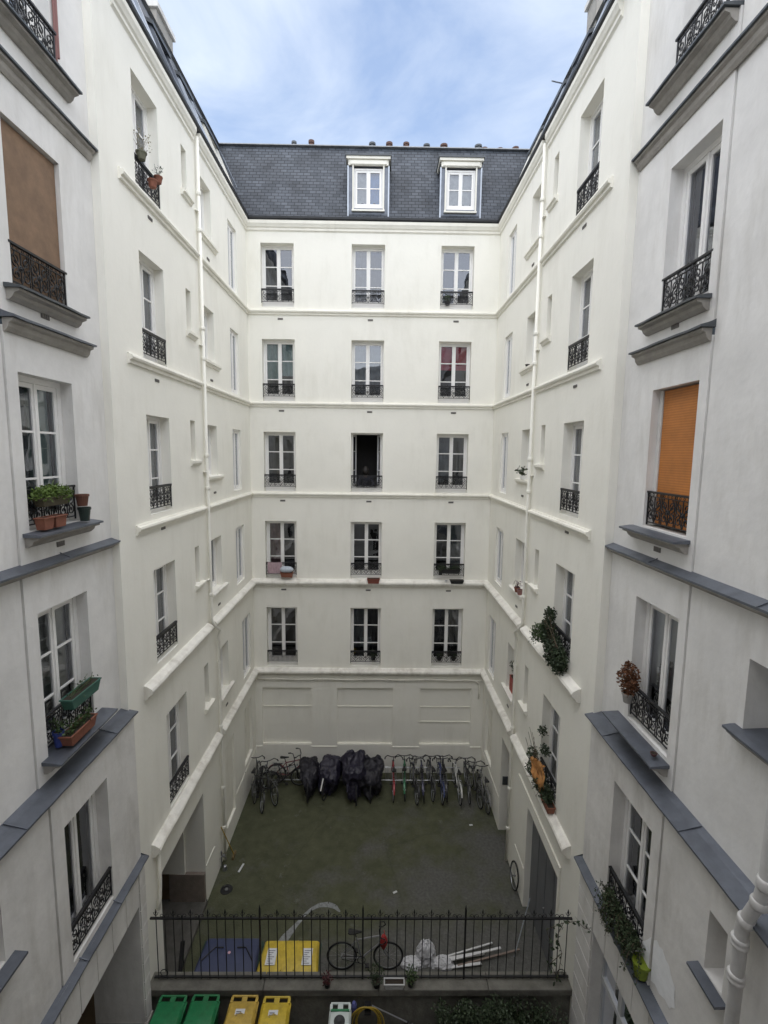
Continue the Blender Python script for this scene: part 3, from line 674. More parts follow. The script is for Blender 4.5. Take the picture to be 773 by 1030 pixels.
def grey_wing(kind, label):
    L = kind == 'L'
    xu = 4.42 if L else 3.95      # upper plane
    x2 = 4.21 if L else 3.79      # storey between the two lowest ledges
    x3 = 4.17 if L else 3.78      # ground floor
    plane = -xu if L else xu
    root = thing('apartment_building', (0, 0, 0), label, 'building', 'grey near wings')
    F = Fac(kind, plane, 4.0, root); Y0 = -.9
    d2 = -(xu-x2); d3 = -(xu-x3)
    k = xu/(4.45 if L else 3.97)
    W = dict(w6=(6.15*k+.05, 7.22*k+.04, 5.0, 6.95), w5=(6.22*k, 7.27*k, 1.93, 3.88), w4=(6.19*k, 7.25*k, -1.04, .94), w3=(6.22*k, 7.30*k, -4.12, -2.13))
    if not L: W = dict(w6=(6.1, 7.1, 5.0, 6.95), w5=(6.1, 7.11, 1.95, 3.9), w4=(6.12, 7.15, -1.02, .95), w3=(6.12, 7.17, -4.06, -2.11))
    w2 = (6.08, 7.12, -7.16, -5.09) if L else (6.05, 7.11, -7.12, -5.10)
    near = [(3.9, 4.93, 1.95, 3.0), (3.9, 4.93, 5.0, 6.0), (3.9, 4.90, -1.0, -.2), (3.9, 4.91, -2.92, -2.12)]
    near = near[3:] if not L else []
    rear = [(1.2+2.4*j, 2.2+2.4*j, z, z+1.9) for j in (-.6, .3) for z in (5.0, 1.93, -1.04, -4.1)]
    ops = [v+(.34,) for v in W.values()]+[v+(.36,) for v in near]+[v+(.3,) for v in rear]
    G = 5.94
    mb = MB(); wall(mb, G+.022, YC, -4.48, 7.5, [o for o in ops if o[0] > G])
    wall(mb, Y0, G, -4.48, 7.5, [o for o in ops if o[1] < G], .018)
    for z in ((-4.48, -1.5), (-1.44, 1.45), (1.55, 4.4), (4.5, 7.5)):
        mb.quad((G, .05, z[0]), (G+.022, .05, z[0]), (G+.022, .05, z[1]), (G, .05, z[1])); mb.quad((G, .018, z[0]), (G, .05, z[0]), (G, .05, z[1]), (G, .018, z[1]))
        mb.quad((G+.022, 0, z[0]), (G+.022, .05, z[0]), (G+.022, .05, z[1]), (G+.022, 0, z[1]))
    F.build(mb, 'wall', GREY)
    # storey 2
    low = [(4.61, 4.90, -5.84, -5.09, .36)] if not L else [(4.2, 4.98, -5.84, -5.09, .36)]
    mb = MB(); wall(mb, G-.088, YC, -7.25, -4.50, [w2+(.36,)], d2); wall(mb, Y0, G-.11, -7.25, -4.50, low, d2+.016)
    mb.quad((G-.11, d2+.05, -7.25), (G-.088, d2+.05, -7.25), (G-.088, d2+.05, -4.5), (G-.11, d2+.05, -4.5))
    mb.quad((G-.11, d2+.016, -7.25), (G-.11, d2+.05, -7.25), (G-.11, d2+.05, -4.5), (G-.11, d2+.016, -4.5)); mb.quad((G-.088, d2, -7.25), (G-.088, d2+.05, -7.25), (G-.088, d2+.05, -4.5), (G-.088, d2, -4.5))
    mb.quad((YC, d2, -7.25), (YC, .2, -7.25), (YC, .2, -4.5), (YC, d2, -4.5))
    F.build(mb, 'lower_wall', GREYF)
    # ground floor
    if L: go = [(3.2, 7.78, -12.2, -8.02, .9)]
    else: go = [(5.6, 7.42, -12.2, -8.12, .30), (3.0, 5.2, -12.2, -8.12, .30)]
    mb = MB(); wall(mb, Y0, YC, -12.2, -7.26, go, d3)
    mb.quad((YC, d3, -12.2), (YC, .2, -12.2), (YC, .2, -7.26), (YC, d3, -7.26))
    F.build(mb, 'ground_floor_wall', GREYF)
    # rusticated stone blocks
    mb = MB(); n = 0
    zt, zb = -7.42, (-8.0 if L else -8.1)
    uu = [Y0+.05]
    y = 7.76 if L else 7.40
    edges = []
    while y > 1.2: edges.append(y); y -= .42
    for a, b in zip(edges[1:], edges[:-1]): mb.box(a+.008, b-.008, d3-.022, d3-.001, zb+.0, zt-.012)
    pe = (7.80, YC-.002) if L else (7.44, YC-.002)
    z = -7.44
    while z > -11.0:
        mb.box(pe[0]+.006, pe[1]-.002, d3-.022, d3-.001, max(z-.36, -11)+.012, z); z -= .36
    F.build(mb, 'stone_block', GREYF, bevel=.006)
    # plinth
    mb = MB()
    if L:
        mb.box(7.74, YC-.01, d3-.05, d3+.9, -12, -10.42); F.build(mb, 'plinth', STONE, bevel=.01)
        mb = MB(); mb.quad((3.2, d3+.9, -12), (3.2, 6, -12), (3.2, 6, -8.02), (3.2, d3+.9, -8.02)); mb.quad((7.78, d3+.9, -12), (7.78, 6, -12), (7.78, 6, -8.02), (7.78, d3+.9, -8.02))
        mb.quad((3.2, .7, -8.02), (7.78, .7, -8.02), (7.78, 6, -8.02), (3.2, 6, -8.02)); mb.quad((3.2, 6, -12), (7.78, 6, -12), (7.78, 6, -8.02), (3.2, 6, -8.02))
        F.build(mb, 'passage', BROWNW)
    # ledges and cornices
    c = zinc_ledge(F, Y0, 8.0, 4.50, 0, .13, .035, .15, 'cornice', zm=ZINCD)
    zinc_ledge(F, 5.93, 7.62, 1.56, 0, .16, .07, .15, 'window_cornice', zm=ZINC if L else ZINCD)
    zinc_ledge(F, Y0, 8.03, -1.49, 0, .135, .06, .08, 'ledge', (.7, 2.6, 4.7, 6.7))
    zinc_ledge(F, Y0, 8.04, -4.50, 0, (xu-x2)+.07 if L else (xu-x2)+.12, .07, .10, 'ledge', (1.5, 3.9, 5.35, 7.35), )
    o = zinc_ledge(F, Y0, 8.05, -7.27, -.2 if L else -.14, (xu-x3)+.09 if L else (xu-x3)+.14, .05, .14, 'ledge', (2.1, 4.6, 6.2, 7.1))
    # sills
    for nm, s0, s1, z, out in (('w6', 5.96, 7.55, 4.99, .20), ('w5', 6.02, 7.42, 1.92, .20), ('w4', 6.02, 7.42, -1.07, .22), ('w3', 6.04, 7.46, -4.14, .26)):
        zinc_ledge(F, s0, s1, z, .3, out, .035, .13, 'sill', zm=ZINCD if nm in ('w6', 'w5') else ZINC)
    mb = MB(); mb.box(w2[0]-.02, w2[1]+.0, d2+.02, d2+.34, -7.21, -7.17); F.build(mb, 'sill', WHITE)
    if not L:
        zinc_ledge(F, 3.85, 5.02, -2.93, .3, .13, .03, .1, 'sill')
        mb = MB(); zc = -5.87; mb.hexa([(4.52, d2-.12, zc-.03), (5.0, d2-.12, zc-.03), (5.0, d2+.3, zc-.03), (4.52, d2+.3, zc-.03)], [(4.52, d2-.12, zc), (5.0, d2-.12, zc), (5.0, d2+.3, zc+.03), (4.52, d2+.3, zc+.03)]); F.build(mb, 'sill', ZINC)
        window(F, 4.61, 4.90, -5.84, -5.09, .3, 1, 1, .03, d=d2+.016)
        window(F, 3.9, 4.91, -2.92, -2.12, .3, 1, 2, .05, curt=[(0, 1, 0, 1, 'lace')], d=.018)
    else:
        mb = MB(); zc = -5.87; mb.hexa([(4.1, d2-.14, zc-.03), (5.12, d2-.14, zc-.03), (5.12, d2+.3, zc-.03), (4.1, d2+.3, zc-.03)], [(4.1, d2-.14, zc), (5.12, d2-.14, zc), (5.12, d2+.3, zc+.03), (4.1, d2+.3, zc+.03)]); F.build(mb, 'sill', ZINC)
        window(F, 4.2, 4.98, -5.84, -5.09, .3, 1, 1, .05, d=d2+.016)
    for (a, b, z0, z1) in rear: window(F, a, b, z0, z1, .24, 3, 2, .05, d=.018, curt=[(0, 1, 0, 1, 'grey')], roomy=False)
    for z in (1.74, -1.30, -4.32): vent(F, 6.72, z, w=.16, h=.07)
    # windows
    a, b, z0, z1 = W['w6']
    if L: window(F, a, b, z0, z1, .18, 3, 2, .07, curt=[(0, 1, 0, 1, 'lace', 2)])
    else:
        window(F, a, b, z0, z1, .28, 3, 2, .07)
        mb = MB(); n = 44
        for q in range(n): mb.box(a+.02, b-.02, .235, .25-(.006 if q % 2 else 0), z0+.01+(z1-z0-.02)*q/n, z0+.01+(z1-z0-.02)*(q+1)/n-.006)
        F.build(mb, 'roller_shutter', WHITE)
    guard(F, a-.0, b+.0, z0+.0, .50, -.05, 'near')
    if L:
        mb = MB(); mb.tube([(7.27, -.03, 4.98), (7.27, -.03, 7.4)], .014, 6); mb.tube([(7.31, -.03, 5.25), (7.31, -.04, 7.4)], .022, 6); F.build(mb, 'cable', mat('rust_pipe', (.25, .12, .11), .7))
    a, b, z0, z1 = W['w5']
    if L:
        window(F, a, b, z0, z1, .28, 3, 2, .07)
        mb = MB(); mb.box(a+.01, b-.01, .06, .085, z0+.05, z1-.02); F.build(mb, 'bamboo_blind', BAMBOO)
        guard(F, a, b, z0+.04, .5, .015, 'near')
    else:
        window(F, a, b, z0, z1, .18, 1, 2, .07, curt=[(.0, .4, 0, 1, 'dark')]); guard(F, a, b, z0+.02, .5, .02, 'near')
    a, b, z0, z1 = W['w4']
    if L:
        window(F, a, b, z0, z1, .17, 3, 2, .075, curt=[(0, .45, 0, 1, 'grey'), (.5, .93, 0, 1, 'teal', 2)]); guard(F, a, b, z0+.03, .5, .06, 'near')
    else:
        window(F, a, b, z0, z1, .3, 3, 2, .07)
        mb = MB(); mb.box(a+.015, b-.09, .125, .145, z0+.04, z1-.02); F.build(mb, 'orange_blind', ORANGE)
        mb = MB(); mb.box(b-.08, b-.002, .11, .16, z0+.02, z1-.01); F.build(mb, 'blind_guide', GREYF); guard(F, a, b, z0+.02, .5, .05, 'near')
    a, b, z0, z1 = W['w3']
    window(F, a, b, z0, z1, .17, 3 if L else 1, 2, .075, curt=[(.05, .95, .0, 1, 'lace', 1)] if L else [(.0, 1, .28, 1, 'white', 0)]); guard(F, a, b, z0+.05, .5, .04, 'near')
    a, b, z0, z1 = w2
    window(F, a, b, z0, z1, .20, 1 if L else 3, 2, .075, d=d2, curt=[(0, .5, 0, 1, 'dark')]); guard(F, a, b, z0+.03, .5, d2+.03, 'near')
    # roof above the picture: same mansard, so the light falls as it does
    mansard(F, Y0, YC, 0, 7.5, 9.6, SL, 0, 0)
    if not L:
        # glazed ground-floor door
        mb = MB()
        for (p, q) in ((5.6, 7.42), (3.0, 5.2)):
            n = 3
            for j in range(n+1): u = p+(q-p)*j/n; mb.box(max(u-.05, p), min(u+.05, q), d3+.2, d3+.27, -11, -8.13)
            for z in (-8.2, -9.0, -10.95): mb.box(p, q, d3+.19, d3+.28, z-.05, z+.04)
        fo = F.build(mb, 'glazed_door', GWOOD)
        mb = MB()
        for (p, q) in ((5.6, 7.42), (3.0, 5.2)): mb.quad((p, d3+.23, -11), (q, d3+.23, -11), (q, d3+.23, -8.13), (p, d3+.23, -8.13))
        mb.build('pane', GLASS, fo, f=F.f)
        mb = MB()
        for (p, q) in ((5.6, 7.42), (3.0, 5.2)): mb.box(p-.1, q+.1, d3+.31, d3+1.5, -11.2, -8.0)
        mb.build('interior', DARK, fo, f=F.f)
        # big white soil pipe
        X = xu-3.61; yy = lambda v: -(X) if False else v
        PW = mat('soil_pipe_paint', (.60, .59, .58), .5, var=.12, scale=6, streak=.3, streakcol=(.25, .22, .2))
        dp = -(xu-3.66)
        mb = MB(); mb.tube([(4.06, dp, 7.4), (4.06, dp, -3.90), (4.10, dp, -4.15), (4.20, dp-.0, -4.42), (4.27, dp, -4.62), (4.28, dp, -11.2)], .062, 16)
        for z in (-3.95, 1.0, -1.5, 3.5): mb.lathe([(.070, -.06), (.078, -.04), (.078, .04), (.070, .06)], 14, (4.06, dp, z))
        for (u, z) in ((4.11, -4.2), (4.235, -4.52)): mb.lathe([(.066, -.05), (.077, -.03), (.077, .03), (.066, .05)], 16, (u, dp, z))
        for z in (-4.80, -5.20, -8.0): mb.lathe([(.066, -.06), (.08, -.045), (.08, -.015), (.070, 0), (.08, .015), (.08, .045), (.066, .06)], 14, (4.28, dp, z))
        F.build(mb, 'soil_pipe', PW, smooth=True)
        # whitish repair patch
        mb = MB(); pts = [(5.825, -6.52), (5.76, -6.44), (5.70, -6.47), (5.63, -6.43), (5.56, -6.49), (5.47, -6.5), (5.42, -6.58), (5.33, -6.65), (5.33, -6.78), (5.30, -6.9), (5.36, -6.96), (5.40, -7.03), (5.5, -7.02), (5.62, -7.09), (5.72, -7.07), (5.82, -7.13)]
        mb.quad(*[(u, d2+.011, z) for u, z in pts]); F.build(mb, 'plaster_patch', mat('fresh_plaster', (.86, .87, .88), .9, var=.08, scale=9)); mb = MB()
        mb.quad(*[(u, d2-.004, z) for u, z in [(5.86, -6.50), (5.93, -6.62), (6.03, -6.76), (6.0, -6.95), (5.95, -7.1), (5.86, -7.14)]])
        F.build(mb, 'plaster_patch', mat('fresh_plaster', (.86, .87, .88), .9, var=.08, scale=9))
        mb = MB(); mb.tube([(4.62, -.0, -.88), (4.62, -.12, -.88)], .012, 6); mb.tube([(4.62, -.1, -.95), (4.62, -.1, -.80)], .012, 6); F.build(mb, 'wall_hook', ZINCD)
    return F
GL = grey_wing('L', 'weathered grey near left wing, zinc ledges, brown bamboo blind in a high window')
GR = grey_wing('R', 'weathered grey near right wing, orange blind in one window, thick white soil pipe')

# building the camera looks out of (unseen), added and sized for shading and reflections
bh = thing('apartment_building', (0, 0, 0), 'unseen plain grey facade added behind the viewer, height set for light and reflections', 'building')
FH = Fac('B', -.9, 0, bh)
mb = MB(); hops = []
for x in (-2.9, -.1, 2.5):
    for z in (5.0, 1.93, -1.04, -4.1, -7.2): hops.append((x-.53, x+.53, z, z+1.95, -.3))
hops = [h for h in hops if h[3] < 4.5]
wall(mb, -4.42, 3.95, -12.2, 5.6, hops)
mb.box(-4.42, 3.95, -4.0, .15, 5.6, 5.8)
FH.build(mb, 'wall', GREY)
mb = MB(); pn = MB()
for o in hops:
    mb.box(o[0]+.01, o[1]-.01, -.27, -.22, o[2], o[2]+.08); mb.box(o[0]+.01, o[1]-.01, -.27, -.22, o[3]-.08, o[3])
    for x in (o[0]+.05, (o[0]+o[1])/2, o[1]-.05): mb.box(x-.045, x+.045, -.27, -.22, o[2]+.08, o[3]-.08)
    pn.box(o[0]+.01, o[1]-.01, -.32, -.28, o[2], o[3])
fo = FH.build(mb, 'window', WHITE); pn.build('pane', DARK, fo, f=FH.f)

# ================================================================== GROUND
def grid_sheet(name, x0, x1, y0, y1, z, m, inner=None):
    mb = MB(); mb.quad((x0, y0, z), (x1, y0, z), (x1, y1, z), (x0, y1, z)); o = mb.build(name, m); o['kind'] = 'structure'; return o
grid_sheet('ground', -400, 400, -400, 400, ZG, GROUND)
mb = MB(); mb.box(-4.16, 3.77, -.9, 8.14, ZG+.004, -10.95); o = mb.build('terrace', PAVING); o['kind'] = 'structure'

# low wall with coping and iron fence
lw = thing('low_wall', (0, 8.28, ZG), 'low mossy stone wall with coping carrying the black iron fence', 'wall')
mb = MB(); mb.box(XL+.004, XR-.004, 8.17, 8.40, ZG, -10.27); mb.build('wall', COPING, lw, f=lambda v: (v[0], v[1]-8.28, v[2]-ZG))
mb = MB()
for a, b in ((XL+.004, -2.1), (-2.09, .1), (.11, 2.2), (2.21, XR-.004)): mb.box(a, b, 8.10, 8.44, -10.27, -10.13)
mb.build('coping', COPING, lw, f=lambda v: (v[0], v[1]-8.28, v[2]-ZG), bevel=.012)
fe = thing('iron_fence', (-.24, 8.30, -10.13), 'black wrought iron fence with spiked bars and scrolls across the courtyard', 'fence')
ff = lambda v: (v[0]+.24, v[1]-8.30, v[2]+10.13)
mb = MB(); mb.box(-4.25, 3.80, 8.282, 8.318, -8.83, -8.80); mb.build('top_rail', IRON, fe, f=ff)
mb = MB(); mb.box(-4.22, 3.80, 8.282, 8.318, -10.09, -10.062); mb.build('bottom_rail', IRON, fe, f=ff)
def bar_mesh(kind):
    mb = MB(); r = .0095
    if kind == 'post': mb.box(-.016, .016, -.016, .016, 0, 1.50); mb.lathe([(.02, 0), (.01, .04), (.004, .09)], 6, (0, 0, 1.50)); mb.box(-.016, .016, -.016, .016, -.0, .02)
    elif kind == 'tall':
        mb.tube([(0, 0, .0), (0, 0, 1.42)], r, 5); mb.lathe([(.01, 0), (.02, .03), (.003, .10)], 6, (0, 0, 1.40))
        for s in (-1, 1): mb.tube([(0, 0, 1.36), (s*.03, 0, 1.385), (s*.045, 0, 1.43)], .006, 4)
    else: mb.tube([(0, 0, .0), (0, 0, 1.345)], r, 5); mb.lathe([(.018, 0), (.02, .015), (.006, .04)], 6, (0, 0, 1.33))
    return mb.mesh('bar', IRON)
bm_ = {k: bar_mesh(k) for k in ('post', 'tall', 'short')}
nb = 49; sc = MB()
for i in range(nb):
    x = -4.14+i*(7.86/(nb-1)); k = 'post' if i in (12, 24, 36) else ('tall' if i % 2 == 0 else 'short')
    part('bar', bm_[k], fe, (x+.24, 0, .01))
    if i % 2 == 1:
        sc = MB()
        for s in (-1, 1): sc.tube([(x+s*p[0], 8.30, p[2]) for p in [(q[0]+.055, 0, q[2]) for q in spiral(0, -8.765, .045, math.pi, 1.0, -1, 10)]], .006, 4)
        sc.build('scroll', IRON, fe, f=ff)
for x in (-4.10, 3.72):
    sc = MB(); sc.ring((x+.07*(1 if x < 0 else -1), 8.30, -9.99), .07, .008, n=16, k=4); sc.build('scroll', IRON, fe, f=ff)

# ================================================================== BINS
def bin2(x, y, m, tab, label, group, w=.56, dpt=.62, zt=-10.02, sticker=True, zb=-10.95, rz=0, lidm=None):
    t = thing('wheeled_bin', (x, y, zb), label, 'wheeled bin', group, rz)
    H = zt-zb; hw = w/2; hd = dpt/2
    mb = MB(); mb.hexa([(-hw*.72, -hd*.7, .06), (hw*.72, -hd*.7, .06), (hw*.72, hd*.75, .06), (-hw*.72, hd*.75, .06)], [(-hw*.93, -hd*.92, H-.09), (hw*.93, -hd*.92, H-.09), (hw*.93, hd*.85, H-.09), (-hw*.93, hd*.85, H-.09)])
    mb.box(-hw*.97, hw*.97, -hd*.97, hd*.9, H-.12, H-.08); mb.build('body', m, t, bevel=.02)
    mb = MB()
    # lid: crowned, narrower at the hinge
    secs = []
    for j in range(9):
        v = j/8; yy = -hd+v*dpt*.86; ww = hw*(1.0-.14*v); cr = .045*math.sin(math.pi*min(1, .15+v*.85))+.01
        secs.append([(-ww, yy, H-.08), (ww, yy, H-.08), (ww, yy, H-.045), (ww*.86, yy, H-.05+cr), (0, yy, H-.04+cr), (-ww*.86, yy, H-.05+cr), (-ww, yy, H-.045)])
    mb.loft(secs); ld = mb.build('lid', lidm or m, t, bevel=.006)
    mb = MB(); yb = hd*.78
    mb.box(-hw*.86, hw*.86, yb+.075, yb+.105, H-.07, H-.035)
    for s in (-1, 0, 1): ww = .05 if s == 0 else .025; mb.box(s*hw*.81-ww, s*hw*.81+ww, yb-.02, yb+.075, H-.07, H-.035)
    mb.build('handle', lidm or m, t, bevel=.008)
    for s in (-1, 1):
        mb = MB(); mb.tube([(s*hw*.75-.025, hd*.7, .1), (s*hw*.75+.025, hd*.7, .1)], .1, 16); mb.build('wheel', RUBBER, t)
    if sticker:
        mb = MB(); mb.hexa([(-.10, -.16, H-.002), (.07, -.16, H-.002), (.07, .08, H+.004), (-.10, .08, H+.004)], [(-.10, -.16, H+.003), (.07, -.16, H+.003), (.07, .08, H+.009), (-.10, .08, H+.009)])
        lb = mb.build('label', PAPER, t)
        mb = MB()
        for q in range(6): mb.box(-.08, .05-.02*(q % 3), -.135+q*.032, -.122+q*.032, H+.0065, H+.0105)
        mb.build('print', INK, lb)
    return t
bin2(-3.70, 7.62, PLASTIC_G, 0, 'green wheeled bin leftmost in the row below the fence', 'bins in front of the fence', sticker=False)
bin2(-3.10, 7.63, PLASTIC_G, 0, 'green wheeled bin beside the ochre lidded bin', 'bins in front of the fence', sticker=False)
bin2(-2.38, 7.62, PLASTIC_O, 0, 'ochre yellow wheeled bin next to the green bins', 'bins in front of the fence')
bin2(-1.78, 7.60, PLASTIC_Y, 0, 'bright yellow wheeled bin with dark green handle', 'bins in front of the fence')
GW = mat('pale_plastic', (.55, .60, .58), .5, var=.08, scale=5)
t = bin2(-.60, 7.62, GW, 0, 'small white glass recycling bin with a round black opening', 'bins in front of the fence', w=.42, dpt=.5, zt=-10.12, sticker=False)
mb = MB(); mb.lathe([(.10, -.02), (.10, .012), (.075, .014), (.0, .002)], 20, (0, -.05, .83+.012)); mb.build('opening', IRON, t)
mb = MB(); mb.box(-.17, .17, .13, .16, .80, .83); mb.build('green_strip', PLASTIC_G, t)
def container(x, y, m, label, kind):
    t = thing('waste_container', (x, y, ZG), label, 'waste container', 'four wheeled containers behind the fence')
    W, D, H = 1.26, .74, 1.13
    mb = MB(); mb.hexa([(-.52, -.3, .2), (.52, -.3, .2), (.52, .3, .2), (-.52, .3, .2)], [(-.60, -.35, H-.1), (.60, -.35, H-.1), (.60, .34, H-.1), (-.60, .34, H-.1)])
    mb.box(-.63, .63, -.37, .36, H-.12, H-.08); mb.build('body', mat('container_green', (.02, .05, .035), .5), t, bevel=.03)
    mb = MB(); secs = []
    for j in range(9):
        v = j/8; yy = -.36+v*.70; cr = .06*math.sin(math.pi*(.12+v*.76)); ww = .63-.05*v
        secs.append([(-ww, yy, H-.08), (ww, yy, H-.08), (ww, yy, H-.04), (ww*.93, yy, H-.03+cr), (0, yy, H-.025+cr), (-ww*.93, yy, H-.03+cr), (-ww, yy, H-.04)])
    mb.loft(secs); mb.build('lid', m, t, bevel=.015)
    for sx in (-1, 1):
        for sy in (-1, 1):
            mb = MB(); mb.tube([(sx*.48-.025, sy*.26, .1), (sx*.48+.025, sy*.26, .1)], .1, 14); mb.build('wheel', RUBBER, t)
    if kind == 'y':
        for sx in (-.37, .37):
            mb = MB(); mb.box(sx-.10, sx+.10, -.20, .14, H+.032, H+.037); lb = mb.build('label', PAPER, t)
            mb = MB()
            for q in range(7): mb.box(sx-.07, sx+.06-.03*(q*2 % 3), -.17+q*.042, -.160+q*.042, H+.0372, H+.040)
            mb.build('print', INK, lb)
        mb = MB()
        for sx in (-.13, .13): mb.box(sx-.012, sx+.012, -.3, .3, H+.028, H+.042)
        mb.build('lid_rib', m, t)
    else:
        for s in (-1, 1):
            mb = MB(); mb.tube([(s*.14, .10, H+.045), (s*.32, .10, H+.045), (s*.52, -.16, H+.035)], .014, 6); mb.build('lid_bar', IRON, t)
        mb = MB(); mb.lathe([(.03, 0), (.03, .006)], 12, (0, 0, H+.034)); mb.build('badge', mat('pink_badge', (.6, .35, .4), .5), t)
    return t
container(-1.74, 8.93, PLASTIC_Y, 'large container with bright yellow lid and two white labels behind the fence', 'y')
container(-3.0, 8.98, PLASTIC_B, 'large container with dark blue lid behind the left part of the fence', 'b')

# ================================================================== BICYCLES
def bike(x, y, rz, col, label, lean=0, steer=0, basket=False, group='bicycles parked in the courtyard', z=ZG, drop=False, cm=None, mud=True):
    t = thing('bicycle', (x, y, z), label, 'bicycle', group, rot=(lean, 0, rz))
    fm = cm or mat('bike_'+'%02d%02d%02d' % tuple(int(c*99) for c in col), col, .35, var=.1)
    R = .335; xa, xf = -.52, .52; zw = R
    def wheel(cx, rot=0):
        mb = MB(); mb.ring((0, 0, 0), R-.035, .012, n=28, k=5)
        for q in range(12):
            a = q*math.pi/6; mb.tube([(0, .02*(-1)**q, 0), ((R-.04)*math.cos(a), 0, (R-.04)*math.sin(a))], .0022, 3)
        mb.tube([(0, -.04, 0), (0, .04, 0)], .022, 8)
        w = mb.build('wheel', CHROME, t, smooth=False); w.location = (cx, 0, zw); w.rotation_euler = (0, 0, rot)
        mb = MB(); mb.ring((0, 0, 0), R-.012, .019, n=32, k=6); mb.build('tyre', RUBBER, w, smooth=True)
        return w
    wheel(xa); wheel(xf, steer)
    bb = (-.08, 0, .28); st = (-.20, 0, .78); hd = (.33, 0, .82); hb = (.37, 0, .68)
    mb = MB(); mb.tube([bb, st], .016, 7); mb.tube([bb, hb], .018, 7); mb.tube([(-.18, 0, .72), hd], .016, 7)
    mb.tube([hb, hd], .02, 7)
    for s in (-1, 1): mb.tube([bb, (xa, s*.05, zw)], .010, 5); mb.tube([(-.18, 0, .72), (xa, s*.05, zw)], .008, 5)
    mb.build('frame', fm, t)
    mb = MB()
    for s in (-1, 1): mb.tube([(.375, s*.035, .66), (.42, s*.05, .5), (xf, s*.05, zw)], .011, 5)
    mb.tube([(.375, -.04, .66), (.375, .04, .66)], .014, 6); mb.build('fork', fm, t)
    mb = MB(); mb.tube([(.33, 0, .82), (.31, 0, .96), (.33, 0, 1.0)], .014, 6)
    if drop:
        for s in (-1, 1): mb.tube([(.34, 0, .96), (.34, s*.19, .96), (.42, s*.21, .95), (.46, s*.21, .88), (.38, s*.21, .82), (.30, s*.21, .83)], .012, 6)
    else: mb.tube([(.20, -.30, 1.06), (.28, -.22, 1.08), (.33, -.08, 1.0), (.33, .08, 1.0), (.28, .22, 1.08), (.20, .30, 1.06)], .015, 6)
    hbv = mb.build('handlebar', IRON, t, smooth=True)
    mb = MB()
    if not drop:
        for s in (-1, 1): mb = MB(); mb.tube([(.12, s*.31, 1.055), (.21, s*.30, 1.06)], .021, 6); mb.build('grip', RUBBER, hbv)
    mb = MB(); mb.tube([st, (-.235, 0, .90)], .012, 6)
    secs = []
    for (xx, w, zz) in ((-.38, .05, .93), (-.34, .075, .925), (-.25, .06, .915), (-.12, .022, .92), (-.08, .015, .915)):
        secs.append([(xx, -w, zz-.02), (xx, w, zz-.02), (xx, w, zz), (xx, 0, zz+.015), (xx, -w, zz)])
    mb.loft(secs); mb.build('saddle', RUBBER, t)
    mb = MB(); mb.ring((bb[0], -.045, bb[2]), .085, .008, n=16, k=4)
    for s in (-1, 1):
        e_ = (bb[0]+s*.13, -s*.08, bb[2]-s*.10); mb.tube([(bb[0], -s*.05, bb[2]), e_], .009, 5); mb.box(e_[0]-.045, e_[0]+.045, e_[1]-.05, e_[1]+.05, e_[2]-.012, e_[2]+.012)
    mb.tube([(bb[0], -.045, bb[2]+.085), (xa, -.045, zw+.035)], .006, 4); mb.tube([(bb[0], -.045, bb[2]-.085), (xa, -.045, zw-.035)], .006, 4)
    mb.build('crankset', IRON, t)
    if mud:
        for cx in (xa, xf):
            mb = MB(); pts = [(cx+(R+.02)*math.cos(a), 0, zw+(R+.02)*math.sin(a)) for a in [math.pi*(.15+.75*q/10) for q in range(11)]]
            n0 = len(pts)
            for a, b in zip(pts[:-1], pts[1:]): mb.quad((a[0], -.026, a[2]), (b[0], -.026, b[2]), (b[0], .026, b[2]), (a[0], .026, a[2]))
            mb.build('mudguard', fm if mud == 1 else IRON, t)
        mb = MB(); zc = .72; mb.tube([(-.22, -.05, zc), (-.68, -.05, zc)], .006, 4); mb.tube([(-.22, .05, zc), (-.68, .05, zc)], .006, 4)
        for q in range(4): mb.tube([(-.3-.11*q, -.05, zc), (-.3-.11*q, .05, zc)], .005, 4)
        for s in (-1, 1): mb.tube([(-.62, s*.05, zc), (xa, s*.055, zw)], .005, 4)
        mb.build('rack', CHROME, t)
    mb = MB(); mb.lathe([(.03, 0), (.035, .03), (.02, .05)], 10, (.42, 0, .78)); mb.build('lamp', CHROME, t)
    if basket:
        mb = MB()
        for z_ in (.72, .80, .90): s_ = .10+(z_-.72)*.15; mb.tube([(.42, -s_, z_), (.42+2*s_, -s_, z_), (.42+2*s_, s_, z_), (.42, s_, z_)], .006, 4, True)
        for q in range(5):
            for s in (-1, 1): mb.tube([(.42+q*.05, s*.10, .72), (.42+q*.064, s*.127, .90)], .004, 4)
        mb.build('basket', IRON, t)
    return t
P2 = math.pi/2
bike(.60, 15.50, P2, (.30, .02, .025), 'red bicycle standing alone right of the covered bicycles', lean=.03)
bike(1.03, 15.56, P2-.06, (.03, .16, .07), 'green bicycle between the red one and the dark ones', lean=-.05)
bike(1.30, 15.38, P2+.10, (.03, .03, .035), 'black bicycle next to the green bicycle', lean=.08, basket=True)
bike(1.66, 15.50, P2-.05, (.05, .05, .10), 'dark blue bicycle leaning in the middle of the right row', lean=-.1)
bike(1.88, 15.54, P2+.05, (.03, .03, .04), 'dark bicycle squeezed behind the dark blue one', lean=.07)
bike(2.22, 15.40, P2, (.035, .05, .14), 'bright blue framed bicycle left of the white bicycle', lean=.04, basket=True)
bike(2.42, 15.54, P2-.04, (.02, .02, .02), 'thin black bicycle just beside the white bicycle', lean=-.08)
bike(2.78, 15.38, P2+.03, (.60, .60, .58), 'white bicycle in the right row', lean=.02, cm=mat('bike_white', (.55, .55, .53), .4))
bike(3.16, 15.44, P2-.05, (.03, .03, .03), 'black bicycle right of the white bicycle', lean=-.05)
